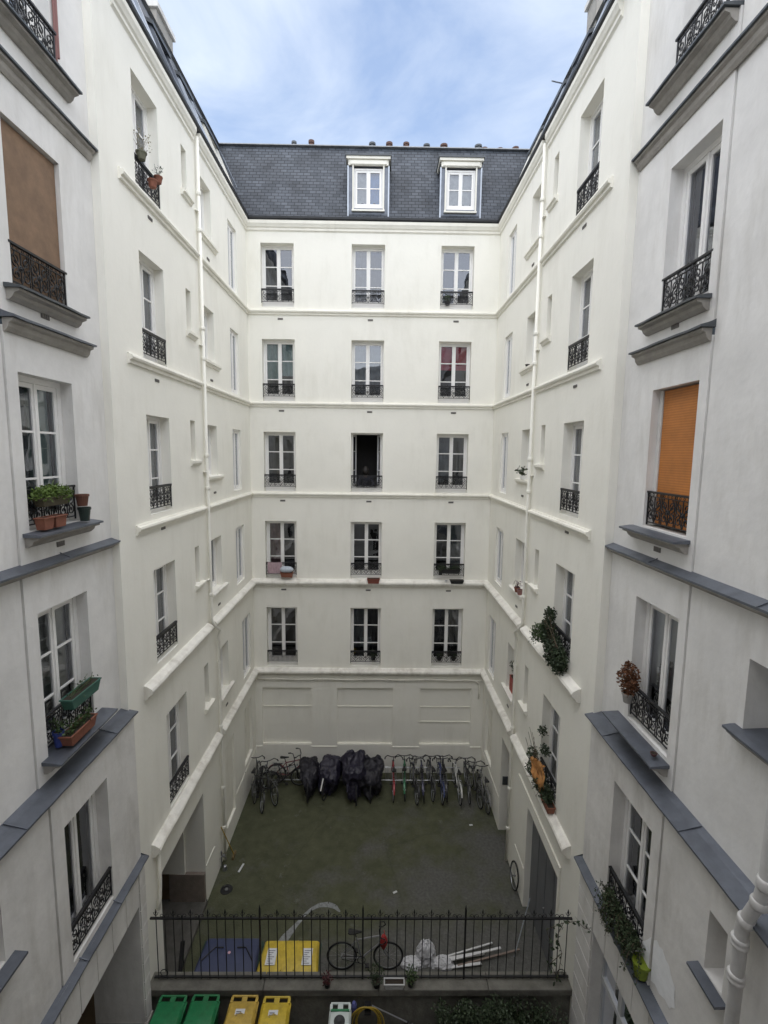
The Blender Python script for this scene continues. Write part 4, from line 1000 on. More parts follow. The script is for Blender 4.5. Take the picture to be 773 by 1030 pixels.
bike(3.36, 15.22, P2+.1, (.05, .05, .05), 'dark grey bicycle near the right corner', lean=.06, basket=True)
bike(3.58, 15.00, P2+.06, (.20, .20, .20), 'bicycle with pale mudguards against the right wall', lean=.05)
bike(-3.86, 14.95, -P2+.35, (.02, .02, .02), 'black bicycle turned towards the left wall in the corner', lean=-.15, basket=True)
bike(-3.62, 15.23, P2+.55, (.03, .03, .03), 'dark bicycle behind the corner bicycle', lean=.1)
bike(-4.02, 15.43, P2+.1, (.05, .05, .05), 'dark bicycle hard against the left wall', lean=-.08)
bike(-2.95, 15.85, .05, (.18, .02, .03), 'dark red bicycle parked sideways along the rear wall', lean=-.08)
bike(-3.12, 15.62, .2, (.02, .02, .025), 'black bicycle in front of the dark red one', lean=.05)
bike(-.19, 9.62, 0.0, (.22, .22, .23), 'grey road bicycle with red bag seen through the fence', lean=-.04, drop=True, mud=False)
# red bag and pale saddle cover on the road bike
tb = thing('handlebar_bag', (.22, 9.55, ZG+.62), 'red cloth bag hanging on the handlebar of the grey bicycle', 'bag')
mb = MB(); secs = []
for j in range(7):
    v = j/6; w = .03+.055*math.sin(math.pi*v)
    secs.append([(w*math.cos(a)*(1+.12*math.sin(3*a+j)), w*.6*math.sin(a), .34-v*.36) for a in [q*math.pi/5 for q in range(10)]])
mb.loft(secs); mb.build('bag', mat('red_cloth', (.42, .04, .04), .8), tb, smooth=True)
mb = MB(); mb.tube([(0, 0, .32), (.02, -.02, .40), (.0, 0, .45)], .008, 5); mb.build('strap', mat('red_cloth', (.42, .04, .04)), tb)

# covered bicycles
def covered(x, y, w, h, L, rz, label, seed, tip=0, m=TARP):
    rnd = random.Random(seed)
    t = thing('covered_bicycle', (x, y, ZG), label, 'covered bicycle', 'bicycles under dark tarpaulins', rz)
    mb = MB(); n = 60; secs = []; ph = [rnd.uniform(0, 6.28) for _ in range(6)]
    K = 16
    for i in range(K+1):
        v = i/K
        wid = (.50+.50*min(1, v*1.9))*(math.cos(max(0, v-.62)/.38*1.5)**.45 if v > .62 else 1)
        lng = (.66+.10*math.sin(v*3.1))*(math.cos(max(0, v-.55)/.45*1.5)**.5 if v > .55 else 1)
        q = []
        for j in range(n):
            a = 2*math.pi*j/n; hang = 1-v
            fold = 1+.13*math.sin(4*a+ph[0]+v*2.2)*hang+.09*math.sin(9*a+ph[1]-v*4)*hang+.05*math.sin(15*a+ph[2]+v*6)*(.3+hang)+.05*math.sin(3*a+ph[3]+v*9)
            ca, sa = math.cos(a), math.sin(a); e = .78
            rx = w*.56*wid*fold*abs(ca)**e*(1 if ca > 0 else -1); ry = L*.50*lng*fold*abs(sa)**e*(1 if sa > 0 else -1)
            top = 1-.20*max(0, sa)*v-.22*max(0, -sa)*v*v+.05*math.sin(ry*9+ph[4])*v
            q.append((rx+.05*math.sin(4*v+ph[5]), ry+tip*v, .03+(h*v)*top+(.06*math.sin(5*a+ph[0])+.06 if i == 0 else 0)))
        secs.append(q)
    mb.loft(secs); c = mb.build('cover', m, t, smooth=True); c.modifiers.new('s', 'SUBSURF').levels = 1
    for sz, st in ((.30, .16), (.085, .055)):
        tx = bpy.data.textures.new('folds', 'CLOUDS'); tx.noise_scale = sz; tx.noise_depth = 1; dm = c.modifiers.new('d', 'DISPLACE'); dm.texture = tx; dm.strength = st; dm.texture_coords = 'GLOBAL'; dm.mid_level = .55
    mb = MB(); mb.ring((0, -L*.5+.24, .33), .30, .02, 'x', 24, 6); wv = mb.build('tyre', RUBBER, t, smooth=True)
    mb = MB(); mb.ring((0, L*.5-.36, .33), .30, .02, 'x', 24, 6); mb.build('tyre', RUBBER, t, smooth=True)
    return t
TARPN = mat('navy_tarpaulin', (.018, .016, .032), .5, var=.4, scale=5, bump=.6, bscale=7)
covered(-2.27, 15.55, .56, 1.17, 1.75, .06, 'narrow black tarpaulin over a bicycle, leftmost of the four covered ones', 3)
covered(-1.55, 15.58, .70, 1.22, 1.6, -.22, 'purplish tarpaulin with a white tip over a bicycle, second of the four from the left', 5, m=TARPN)
covered(-.72, 15.45, .74, 1.52, 1.8, .12, 'tallest tarpaulin over a bicycle with raised peak, between two lower covers', 9, m=TARPN)
covered(-.12, 15.52, .80, 1.25, 1.7, -.05, 'broad rounded black tarpaulin over a bicycle, next to the red bicycle', 12)
mb = MB(); mb.tube([(-1.73, 14.98, ZG+.78), (-1.80, 14.82, ZG+.45)], .022, 6); tag(mb.build('walking_stick', WHITE), 'pale stick poking out below the purplish bicycle cover', 'stick')

# bike rack
rk = thing('bicycle_rack', (-1.1, 15.9, ZG), 'low grey galvanised bicycle rack along the rear wall', 'bicycle rack')
mb = MB()
for y_, z_ in ((15.72, .20), (16.1, .42)): mb.tube([(-3.5+1.1, y_-15.9, z_), (3.0+1.1, y_-15.9, z_)], .014, 6)
mb.build('rail', CHROME, rk)
mb = MB()
for i in range(22):
    for s in (0, .07):
        x = -2.3+i*.29+s; mb.tube([(x, -.18, .20), (x, -.10, .40), (x, .12, .46), (x, .2, .42), (x, .2, .02)], .008, 4)
mb.build('hoop', CHROME, rk)

# lone wheel on the right wall
t = thing('spare_wheel', (3.70, 11.72, ZG), 'single bicycle wheel leaning on the right wall beside the garage door', 'wheel', rz=0, rot=(0, .12, 0))
mb = MB(); mb.ring((0, 0, .34), .295, .012, 'x', 28, 5)
for q in range(14): a = q*math.pi/7; mb.tube([(0, 0, .34), (0, .29*math.cos(a), .34+.29*math.sin(a))], .0022, 3)
mb.tube([(-.04, 0, .34), (.04, 0, .34)], .022, 8); mb.build('rim', CHROME, t)
mb = MB(); mb.ring((0, 0, .34), .318, .02, 'x', 32, 6); mb.build('tyre', RUBBER, t, smooth=True)

# ================================================================== SMALL GROUND OBJECTS
t = thing('broom', (-4.02, 12.68, ZG), 'yellow handled broom leaning on the left wall', 'broom')
mb = MB(); mb.tube([(0, 0, .08), (-.22, -.35, 1.22)], .013, 7); mb.build('handle', mat('yellow_handle', (.42, .27, .04), .5), t)
mb = MB(); mb.box(-.03, .03, -.12, .14, 0, .09); mb.build('head', mat('broom_bristle', (.15, .11, .05), .9), t)
t = thing('wall_tap', (-4.20, 12.30, ZG), 'small grey tap and pipe fittings at the foot of the left wall', 'tap')
mb = MB(); mb.tube([(-.06, 0, .35), (.05, 0, .35), (.08, 0, .27)], .02, 7); mb.tube([(-.05, .02, .0), (-.05, .02, .5)], .018, 6); mb.lathe([(.03, 0), (.05, .03), (.03, .06)], 8, (.02, 0, .37)); mb.lathe([(.07, 0), (.05, .12), (.02, .14)], 8, (.06, -.05, 0)); mb.build('tap', CHROME, t)
t = thing('floor_drain', (-3.91, 11.63, ZG), 'round dark drain in the mossy ground near the left archway', 'drain')
mb = MB(); mb.lathe([(.16, .002), (.15, .012), (.09, .014), (.085, .004)], 20); mb.build('grate', IRON, t)
mb = MB(); mb.lathe([(.045, .005), (.04, .02)], 12); mb.build('cap', CHROME, t)
for (x, y, a, L, nm) in ((-3.71, 12.3, 1.35, .28, 'white strip of litter lying near the floor drain'), (.55, 11.55, .5, .11, 'small pale scrap of paper in the middle of the yard'), (3.0, 13.9, .1, .10, 'small pale scrap of paper near the right wall')):
    mb = MB(); c, s = math.cos(a), math.sin(a); w = .025
    mb.hexa([(-L/2*c+w*s, -L/2*s-w*c, .004), (L/2*c+w*s, L/2*s-w*c, .004), (L/2*c-w*s, L/2*s+w*c, .004), (-L/2*c-w*s, -L/2*s+w*c, .004)], [(-L/2*c+w*s, -L/2*s-w*c, .014), (L/2*c+w*s, L/2*s-w*c, .02), (L/2*c-w*s, L/2*s+w*c, .012), (-L/2*c-w*s, -L/2*s+w*c, .018)])
    o = mb.build('litter', PAPER); o.location = (x, y, ZG); tag(o, nm, 'litter', 'scraps of litter on the yard')
# chalky curved streak
mb = MB(); pts = [(-2.30, 10.0), (-2.10, 10.35), (-1.90, 10.66), (-1.72, 10.93), (-1.58, 11.08), (-1.40, 11.18), (-1.18, 11.20), (-1.0, 11.14), (-.86, 11.0)]
for a, b, wa, wb in zip(pts[:-1], pts[1:], (.10, .10, .05, .04, .045, .06, .075, .06), (.10, .05, .04, .045, .06, .075, .06, .02)):
    d = Vector((b[0]-a[0], b[1]-a[1], 0)).normalized(); n = Vector((-d.y, d.x, 0))
    mb.quad((a[0]+n.x*wa, a[1]+n.y*wa, ZG+.005), (a[0]-n.x*wa, a[1]-n.y*wa, ZG+.005), (b[0]-n.x*wb, b[1]-n.y*wb, ZG+.005), (b[0]+n.x*wb, b[1]+n.y*wb, ZG+.005))
o = mb.build('chalk_streak', mat('chalky_residue', (.24, .25, .25), .9, var=.4, scale=14)); tag(o, 'pale chalky curved streak on the ground behind the yellow lid', 'streak')
# debris: crumpled sack, planks
def crumple(x, y, w, d, h, label, m, seed):
    rnd = random.Random(seed); mb = MB(); n, k = 22, 9; secs = []
    for i in range(k):
        v = i/(k-1); q = []
        for j in range(n):
            a = 6.283*j/n; r = (math.cos(v*1.45)**.7)*(1+rnd.uniform(-.16, .16))
            q.append((w/2*r*math.cos(a), d/2*r*math.sin(a), h*math.sin(v*1.57)*(1+rnd.uniform(-.1, .1))))
        secs.append(q)
    mb.loft(secs); o = mb.build('plastic_sack', m); o.location = (x, y, ZG+.002); return tag(o, label, 'sack', 'white sacks beside the fence')
SACK = mat('white_sack', (.55, .55, .57), .6, var=.2, scale=9)
crumple(1.20, 9.85, .46, .36, .42, 'upright crumpled white plastic sack behind the fence', SACK, 4)
crumple(.86, 9.72, .5, .3, .13, 'flattened white sack beside the grey bicycle wheel', SACK, 8)
crumple(1.56, 9.72, .5, .3, .15, 'low white sack at the end of the planks', SACK, 21)
for i, (x0, y0, x1, y1, z, w, lab) in enumerate([(1.50, 9.72, 2.55, 9.92, .09, .09, 'widest white plank in the pile behind the fence'), (1.75, 9.70, 2.95, 9.98, .14, .05, 'white plank lying on top of the pile'), (1.7, 9.86, 2.80, 10.16, .05, .035, 'thin white batten at the back of the pile'), (1.9, 9.66, 3.40, 10.0, .04, .04, 'long brownish batten sticking out to the right of the pile'), (1.65, 9.62, 2.45, 9.70, .03, .06, 'short white board at the front of the pile')]):
    mb = MB(); d = Vector((x1-x0, y1-y0, 0)); L = d.length
    mb.box(0, L, -w/2, w/2, 0, .022); o = mb.build('plank', mat('weathered_batten', (.22, .17, .14), .8) if i == 3 else mat('white_board', (.60, .60, .60), .6), bevel=.003)
    o.location = (x0, y0, ZG+z); o.rotation_euler = (0, .02-.012*i, math.atan2(d.y, d.x)); tag(o, lab, 'plank', 'planks piled behind the fence')
mb = MB(); c = math.radians(70); mb.tube([(3.25, 9.9, ZG), (3.70, 10.35, ZG+1.05)], .010, 6); tag(mb.build('pole', ZINCL), 'thin pale pole leaning on the garage door', 'pole')
mb = MB(); mb.tube([(-4.1, 9.0, ZG+.1), (-4.22, 9.6, ZG+.75)], .05, 7); tag(mb.build('roll', IRON), 'dark roll leaning in the left archway behind the fence', 'roll')

# yellow hose, brush, telescopic pole on the terrace side
t = thing('garden_hose', (-.10, 8.02, -10.62), 'coiled yellow garden hose hanging on the low wall', 'hose')
mb = MB()
for q in range(6):
    r1_, r2_ = .20+.018*q, .30+.02*q; mb.tube([(r1_*math.cos(a)+.01*q*(-1)**q, -.03-.014*q, -.05+r2_*math.sin(a)+.0*q) for a in [k*6.283/30 for k in range(30)]], .013, 6, True)
mb.build('coil', mat('yellow_hose', (.36, .25, .03), .5), t, smooth=True)
mb = MB(); mb.box(-.06, .06, -.12, .09, .20, .24); mb.build('hook', IRON, t)
t = thing('telescopic_pole', (-.02, 7.98, -10.33), 'long pale telescopic pole with black joints leaning across the low wall', 'pole')
mb = MB(); mb.tube([(0, 0, .02), (1.25, -.2, -.40)], .012, 6); mb.build('shaft', CHROME, t)
mb = MB(); mb.tube([(.66, -.105, -.20), (.74, -.118, -.228)], .02, 6); mb.tube([(1.2, -.19, -.383), (1.30, -.21, -.415)], .02, 6); mb.build('joint', RUBBER, t)
t = thing('brush', (-.36, 8.02, -10.40), 'blue headed brush stuck beside the hose coil', 'brush')
mb = MB(); mb.lathe([(.02, -.12), (.05, -.05), (.055, .05), (.03, .11)], 10); mb.build('brush', mat('blue_bristle', (.10, .11, .30), .8), t)
# planters on the coping
def leaves_blob(mb, c, r, n, size, rnd, squash=(1, 1, 1)):
    for _ in range(n):
        while True:
            p = Vector((rnd.uniform(-1, 1), rnd.uniform(-1, 1), rnd.uniform(-1, 1)))
            if p.length < 1: break
        mb.leaf((c[0]+p.x*r*squash[0], c[1]+p.y*r*squash[1], c[2]+p.z*r*squash[2]), size, rnd)
def planter(loc, w, d, h, m, label, cat='planter', group=None, leafm=LEAF, leafn=150, lr=.15, ls=.05, seed=1, rz=0, taper=.85, trail=False, lz=None):
    rnd = random.Random(seed); t = thing('window_box' if cat == 'window box' else 'planter', loc, label, cat, group, rz)
    mb = MB(); hw, hd = w/2, d/2; T = taper
    mb.hexa([(-hw*T, -hd*T, 0), (hw*T, -hd*T, 0), (hw*T, hd*T, 0), (-hw*T, hd*T, 0)], [(-hw, -hd, h), (hw, -hd, h), (hw, hd, h), (-hw, hd, h)])
    for (a, b, c_, d_) in ((-hw-.01, hw+.01, -hd-.01, -hd+.012), (-hw-.01, hw+.01, hd-.012, hd+.01), (-hw-.01, -hw+.012, -hd+.012, hd-.012), (hw-.012, hw+.01, -hd+.012, hd-.012)): mb.box(a, b, c_, d_, h, h+.02)
    mb.build('box', m, t, bevel=.004)
    mb = MB(); mb.box(-hw+.014, hw-.014, -hd+.014, hd-.014, h+.001, h+.01); mb.build('soil', SOIL, t)
    if leafn:
        mb = MB(); k = max(1, int(w/lr/1.2)); 
        for i in range(k): x = -hw+(i+.5)*w/k; leaves_blob(mb, (x, 0, h+(lz if lz is not None else lr*.7)+rnd.uniform(-.02, .04)), lr, leafn//k, ls, rnd, (1.1, .9, .75))
        for i in range(10): mb.tube([(rnd.uniform(-hw, hw)*.8, 0, h), (rnd.uniform(-hw, hw), rnd.uniform(-hd, hd), h+lr*rnd.uniform(.6, 1.6))], .004, 3)
        if trail:
            for i in range(8): x = rnd.uniform(-hw, hw); mb.tube([(x, -hd, h), (x+rnd.uniform(-.08, .08), -hd-.05, h-.08), (x+rnd.uniform(-.1, .1), -hd-.04, h-.22)], .004, 3); leaves_blob(mb, (x, -hd-.04, h-.12), .09, 22, ls, rnd)
        mb.build('plant', leafm, t)
    return t
def pot(loc, r, h, m, label, group=None, leafm=LEAF, leafn=80, lr=.12, ls=.05, seed=1, stems=True, name='potted_plant', squash=(1, 1, 1), lz=None, cat='potted plant'):
    rnd = random.Random(seed); t = thing(name, loc, label, cat, group)
    mb = MB(); mb.lathe([(r*.7, 0), (r*.95, h*.82), (r*1.06, h*.82), (r*1.06, h), (r*.92, h), (r*.9, h*.9)], 18); mb.build('pot', m, t)
    mb = MB(); mb.lathe([(r*.9, h*.905), (r*.5, h*.93), (.001, h*.94)], 12); mb.build('soil', SOIL, t)
    if leafn:
        mb = MB(); z = h+(lr*.8 if lz is None else lz)
        leaves_blob(mb, (0, 0, z), lr, leafn, ls, rnd, squash)
        for i in range(9): a = rnd.uniform(0, 6.28); q = lr*rnd.uniform(.2, .9); mb.tube([(0, 0, h*.9), (q*.4*math.cos(a), q*.4*math.sin(a), z-.3*lr), (q*math.cos(a), q*math.sin(a), z+lr*rnd.uniform(0, .9)*squash[2])], .0035, 3)
        mb.build('plant', leafm, t)
    return t
planter((.40, 8.16, -10.13), .38, .12, .10, mat('white_planter', (.5, .5, .5), .6), 'white trough on the coping below the grey bicycle', leafn=0)
pot((.06, 8.17, -10.13), .08, .12, IRON, 'dark leafy pot left of the white trough on the coping', leafm=LEAFD, leafn=130, lr=.16, ls=.05, seed=3)
pot((.72, 8.18, -10.13), .07, .12, IRON, 'mossy green pot right of the white trough on the coping', leafm=LEAF, leafn=130, lr=.14, ls=.05, seed=4)
pot((-.88, 8.16, -10.13), .06, .10, IRON, 'small dark red plant on the coping below the yellow lid', leafm=mat('dark_red_leaf', (.07, .012, .015), .6, var=.4), leafn=90, lr=.11, ls=.05, seed=5)

def bush(loc, rx, ry, rz_, n, label, m, seed, size=.055, name='bush'):
    rnd = random.Random(seed); t = thing(name, loc, label, 'bush')
    mb = MB(); cl = [(rnd.uniform(-1, 1)*rx*.75, rnd.uniform(-1, 1)*ry*.6, rz_*rnd.uniform(.15, .95), rnd.uniform(.12, .26)) for _ in range(26)]
    for c in cl: leaves_blob(mb, c[:3], c[3], n//26, size, rnd)
    mb.build('foliage', m, t)
    mb = MB()
    for c in cl: mb.tube([(c[0]*.3, c[1]*.3, 0), (c[0]*.7, c[1]*.7, c[2]*.6), (c[0], c[1], c[2])], [.012, .008, .003], 4)
    mb.build('stems', TWIG, t); return t
bush((1.75, 7.72, -10.95), .85, .28, 1.0, 5200, 'dark leafy bush growing in front of the low wall under the planks', LEAFD, 2)
bush((2.85, 7.85, -10.95), .7, .24, .7, 2600, 'lower straggly bush in front of the low wall near the grey pier', LEAFD, 6)
# creeper on the fence end
rnd = random.Random(31); t = thing('creeper', (3.60, 8.2, -10.13), 'thin leafy creeper on the right end of the iron fence', 'creeper')
mb = MB(); lf = MB()
for path in ([(3.55, 8.22, -10.1), (3.62, 8.24, -9.5), (3.50, 8.22, -9.1), (3.60, 8.2, -8.8), (3.72, 7.9, -8.45), (3.66, 7.5, -8.15), (3.62, 7.25, -7.9)], [(3.60, 8.2, -8.8), (3.3, 8.25, -9.0), (3.42, 8.24, -9.35)], [(3.62, 8.24, -9.5), (3.4, 8.22, -9.7), (3.5, 8.2, -9.9)]):
    mb.tube(path, .006, 4)
    for a, b in zip(path[:-1], path[1:]):
        for q in range(6): v = rnd.random(); lf.leaf([a[i]+(b[i]-a[i])*v+rnd.uniform(-.05, .05) for i in range(3)], .10, rnd)
g_ = lambda v: (v[0]-3.60, v[1]-8.2, v[2]+10.13)
mb.build('vine', TWIG, t, f=g_); lf.build('leaves', LEAFD, t, f=g_)

# ================================================================== PLANTS AND THINGS AT WINDOWS
def at(F, u, d, z):  # world point in front of a facade
    if F.k == 'B': return (u, F.p+d, z)
    return (F.p-d, u, z) if F.k == 'L' else (F.p+d, u, z)
# left grey wing, window with clay troughs
RZL = P2
planter(at(GL, 6.29, -.10, -1.03), .19, .13, .14, TERRA, 'terracotta trough on the grey left sill, nearest the viewer', 'window box', 'clay troughs on the left sill', leafm=LEAFL, leafn=0, rz=RZL)
planter(at(GL, 6.53, -.10, -1.03), .23, .13, .14, TERRA, 'terracotta trough on the grey left sill, beside the black pot', 'window box', 'clay troughs on the left sill', leafn=0, rz=RZL)
planter(at(GL, 6.53, -.06, -.74), .58, .13, .10, mat('dark_trough', (.07, .06, .035), .8), 'dark trough full of bright green leaves hung on the left guard rail', 'window box', leafm=LEAFL, leafn=1500, lr=.145, ls=.04, rz=RZL, seed=11, lz=.05)
pot(at(GL, 7.12, -.12, -1.03), .085, .20, mat('black_green_pot', (.02, .035, .03), .4), 'black pot at the far end of the left sill', leafn=0, name='flower_pot', cat='flower pot')
pot(at(GL, 7.10, -.11, -.81), .09, .17, mat('rust_pot', (.14, .06, .04), .8), 'rusty brown pot stacked on the black pot', leafn=0, name='flower_pot', cat='flower pot')
# left grey wing, storey below: green trough on rail, terracotta on sill
planter(at(GL, 6.78, -.12, -3.62), .70, .17, .15, mat('green_trough', (.04, .12, .09), .6), 'long green plastic trough hooked on the lower left guard rail', 'window box', leafm=LEAF, leafn=60, lr=.10, ls=.04, rz=RZL, seed=13, lz=.0)
planter(at(GL, 6.62, -.15, -4.08), .62, .17, .14, TERRA, 'terracotta trough with weeds on the lower left sill', 'window box', leafm=LEAF, leafn=200, lr=.10, ls=.05, rz=RZL, seed=14)
pot(at(GL, 6.36, -.03, -4.08), .07, .22, mat('blue_pot', (.03, .05, .22), .4), 'blue pot behind the terracotta trough on the lower left sill', leafm=LEAF, leafn=50, lr=.10, seed=15)
# right grey wing
pot(at(GR, 7.02, -.10, -3.74), .085, .15, mat('grey_pot', (.30, .29, .27), .7), 'grey pot of reddish dried foliage on the right guard rail', leafm=LEAFR, leafn=900, lr=.13, ls=.05, seed=16, squash=(1, 1.2, 2.2), lz=.22)
pot(at(GR, 6.22, -.12, -4.09), .045, .04, mat('dark_ashtray', (.10, .04, .04), .6), 'small dark dish on the right zinc sill', leafn=0, name='dish', cat='dish')
rnd = random.Random(44); t = thing('fern', at(GR, 6.30, -.25, -7.22), 'lime green pot of trailing spindly plant at the lowest right window', 'potted plant')
mb = MB(); mb.lathe([(.085, 0), (.12, .20), (.13, .2), (.13, .23), (.11, .23)], 18, (.05, -.34, 0)); mb.build('pot', mat('lime_pot', (.19, .25, .02), .5), t)
mb = MB(); lf = MB()
for i in range(95):
    y0 = rnd.uniform(-.35, .62); a = rnd.uniform(2.2, 4.1); L = rnd.uniform(.15, .45)
    p0 = (.05, y0, .28+rnd.uniform(0, .15)); p1 = (p0[0]+.4*L*math.cos(a), y0+.35*L*rnd.uniform(-1, 1), p0[2]+.12*rnd.random()); p2 = (p0[0]+.6*L*math.cos(a), p1[1]+L*.2*rnd.uniform(-1, 1.), p0[2]-rnd.uniform(.0, .38))
    mb.tube([p0, p1, p2], .004, 3)
    for q in range(46): v = rnd.random(); a_ = p0 if v < .5 else p1; b_ = p1 if v < .5 else p2; w = (v*2) % 1; lf.leaf([a_[k]+(b_[k]-a_[k])*w+rnd.uniform(-.03, .03) for k in range(3)], .042, rnd)
mb.build('stems', TWIG, t); lf.build('foliage', mat('spindly_leaf', (.035, .055, .022), .7, var=.5, scale=9), t)
# left white wing top window pots
pot(at(FL, 9.33, -.04, 5.10), .09, .13, mat('olive_pot', (.12, .12, .08), .7), 'olive pot of dry twigs on the highest left guard rail', leafm=mat('dry_twig_leaf', (.25, .22, .14), .8), leafn=70, lr=.22, ls=.035, seed=20, squash=(1, 1, .9))
pot(at(FL, 9.85, -.10, 4.98), .075, .12, TERRA, 'terracotta pot hung at the far side of the highest left guard rail', leafm=LEAFD, leafn=14, lr=.12, seed=21)
pot(at(FL, 9.60, -.10, 4.78), .085, .13, TERRA, 'terracotta pot hung low on the highest left guard rail', leafn=0)
# back wall, second row from the bottom
t = thing('cloth', (-3.52, 16.36, -3.76), 'pink cloth drying over the rail of the left rear window', 'cloth')
mb = MB()
for i in range(24): x0 = -.24+i*.02; x1 = x0+.02; mb.quad((x0, -.02+.012*math.sin(i*1.3), -.36), (x1, -.02+.012*math.sin((i+1)*1.3), -.36), (x1, 0, .02), (x0, 0, .02))
mb.build('cloth', mat('pink_cloth', (.42, .30, .33), .9, var=.25, scale=12), t)
planter((-3.10, 16.30, -4.24), .42, .16, .15, TERRA, 'terracotta window box under the striped bag at the left rear window', 'window box', leafn=0)
t = thing('bag', (-3.10, 16.26, -3.98), 'pale striped bag lying on the terracotta box at the left rear window', 'bag')
mb = MB(); secs = []
for j in range(9): v = j/8; w = .11*(1-(2*v-1)**4*.6); secs.append([(-.22+.44*v, w*.8*math.cos(a), .02+w*math.sin(a)) for a in [q*6.283/12 for q in range(12)]])
mb.loft(secs); mb.build('bag', mat('striped_bag', (.50, .55, .62), .7, var=.3, scale=14), t, smooth=True)
planter((-.14, 16.28, -4.42), .42, .18, .15, mat('brick_trough', (.20, .06, .04), .8), 'brick red trough on the ledge under the middle rear window', 'window box', leafn=0)
planter((2.50, 16.30, -4.05), .66, .14, .12, mat('black_trough', (.02, .02, .02), .7), 'black trough of dark leaves on the rail of the right rear window', 'window box', leafm=LEAFD, leafn=220, lr=.09, ls=.04, seed=24)
pot((2.16, 16.28, -4.1), .08, .12, IRON, 'dark leafy pot on the rail beside the black trough', leafm=LEAFD, leafn=110, lr=.13, ls=.04, seed=25)
planter((2.72, 16.28, -4.40), .46, .18, .10, mat('black_trough', (.02, .02, .02), .7), 'empty dark trough on the ledge below the right rear window', 'window box', leafn=0)
pot((2.36, 16.28, -4.41), .07, .10, WHITE, 'small white pot on the ledge below the right rear window', leafn=0, name='flower_pot', cat='flower pot')
for i, (x, z, lab) in enumerate([(2.22, -7.27, 'dark bushy pot behind the lowest right rear rail, left half'), (2.72, -7.27, 'dark bushy pot behind the lowest right rear rail, right half'), (-.12, -7.27, 'dark bushy pot behind the lowest middle rear rail'), (2.18, 4.82, 'leafy pot with white blooms behind the highest right rear rail')]):
    pot((x, 16.52, z), .09, .10, IRON, lab, leafm=LEAFD if i < 3 else LEAF, leafn=130, lr=.14, ls=.045, seed=50+i)
# right white wing plants
pot(at(FR, 12.72, -.06, -.62), .06, .09, WHITE, 'small spiky plant in a white pot on a right wing sill', leafm=LEAFD, leafn=60, lr=.13, ls=.09, seed=60)
pot(at(FR, 12.48, -.06, -.62), .05, .10, WHITE, 'small white pot beside the spiky plant on a right wing sill', leafn=0, name='flower_pot', cat='flower pot')
pot(at(FR, 12.72, -.05, -3.66), .08, .13, TERRA, 'clay pot with purple plant on a right wing sill', leafm=mat('purple_leaf', (.08, .02, .04), .6, var=.4), leafn=60, lr=.11, ls=.05, seed=61)
pot(at(FR, 12.47, -.05, -3.66), .08, .14, mat('pink_pot', (.28, .14, .13), .8), 'pinkish pot on the same right wing sill as the purple plant', leafn=0, name='flower_pot', cat='flower pot')
pot(at(FR, 12.74, -.04, 2.25), .06, .05, IRON, 'low dark bowl on an upper right wing sill', leafn=0, name='bowl', cat='bowl')
planter(at(FR, 13.12, .12, -6.74), .5, .16, .42, mat('red_panel', (.30, .06, .045), .8), 'tall red box with dark leaves in a small lower right window', 'window box', leafm=LEAFD, leafn=220, lr=.16, ls=.06, rz=-P2, seed=62, lz=.35, taper=.98)
# ivy mass
rnd = random.Random(70); t = thing('ivy', at(FR, 9.65, -.1, -4.1), 'bushy green ivy spilling over a rail of the right wing', 'plant')
mb = MB(); mb2 = MB()
for (dy, dz, r, n) in ((-.35, .05, .22, 420), (-.1, .1, .25, 460), (.2, .2, .26, 460), (.38, .45, .2, 300), (.30, .75, .16, 180), (-.3, -.1, .2, 300), (.12, -.08, .2, 300)): leaves_blob(mb, (-.04, dy, dz), r, int(n*2.2), .055, rnd, (.7, 1, 1))
leaves_blob(mb2, (-.16, .50, .28), .20, 1100, .045, rnd, (1, .9, 1)); leaves_blob(mb2, (-.24, .68, .08), .12, 60, .05, rnd)
mb.build('foliage', LEAFD, t); mb2.build('bright_foliage', LEAF, t)
mb = MB()
for q in range(14): mb.tube([(0, rnd.uniform(-.3, .3), -.05), (-.1, rnd.uniform(-.4, .5), .3), (-.15, rnd.uniform(-.4, .6), rnd.uniform(-.1, .9))], .006, 4)
mb.build('stems', TWIG, t)
rnd = random.Random(71); t = thing('window_plants', at(FR, 9.95, -.1, -7.35), 'dark tangled plants filling the lowest right wing window', 'plant')
mb = MB()
for (dx, dy, dz, r, n) in ((-.05, -.35, .15, .2, 260), (-.08, 0, .2, .22, 300), (-.1, .35, .25, .22, 280), (-.08, .5, .5, .18, 160), (.05, .1, .85, .14, 110), (.05, .3, 1.2, .12, 80)): leaves_blob(mb, (dx, dy, dz), r, int(n*2), .055, rnd, (.7, 1, 1))
mb.build('foliage', LEAFD, t)
mb = MB()
for q in range(16): mb.tube([(0, rnd.uniform(-.4, .4), -.02), (-.1, rnd.uniform(-.4, .5), .3), (-.2, rnd.uniform(-.3, .75), rnd.uniform(-.1, 1.2))], .005, 4)
mb.build('stems', TWIG, t)
planter(at(FR, 9.62, -.1, -7.52), .5, .16, .14, TERRA, 'terracotta box below the tangled plants of the right wing', 'window box', leafn=0, rz=-P2)
t = thing('cloth', at(FR, 9.85, -.15, -6.95), 'orange cloth hung over the tangled plants of the right wing', 'cloth')
mb = MB(); rnd = random.Random(5)
g = [[(-.02-.15*i/9-.02*math.sin(i*.9)-.02*math.sin(j*1.3)-.10*(j/9)*(1-j/9), -.20+.36*i/9+.04*math.sin(j*.7)+.03*math.sin(i*2.1+j), .34-.74*j/9*(1-.35*abs(i-4)/5)) for j in range(10)] for i in range(10)]
for i in range(9):
    for j in range(9): mb.quad(g[i][j], g[i+1][j], g[i+1][j+1], g[i][j+1])
mb.build('cloth', mat('orange_cloth', (.50, .24, .08), .8, var=.15, scale=8), t)

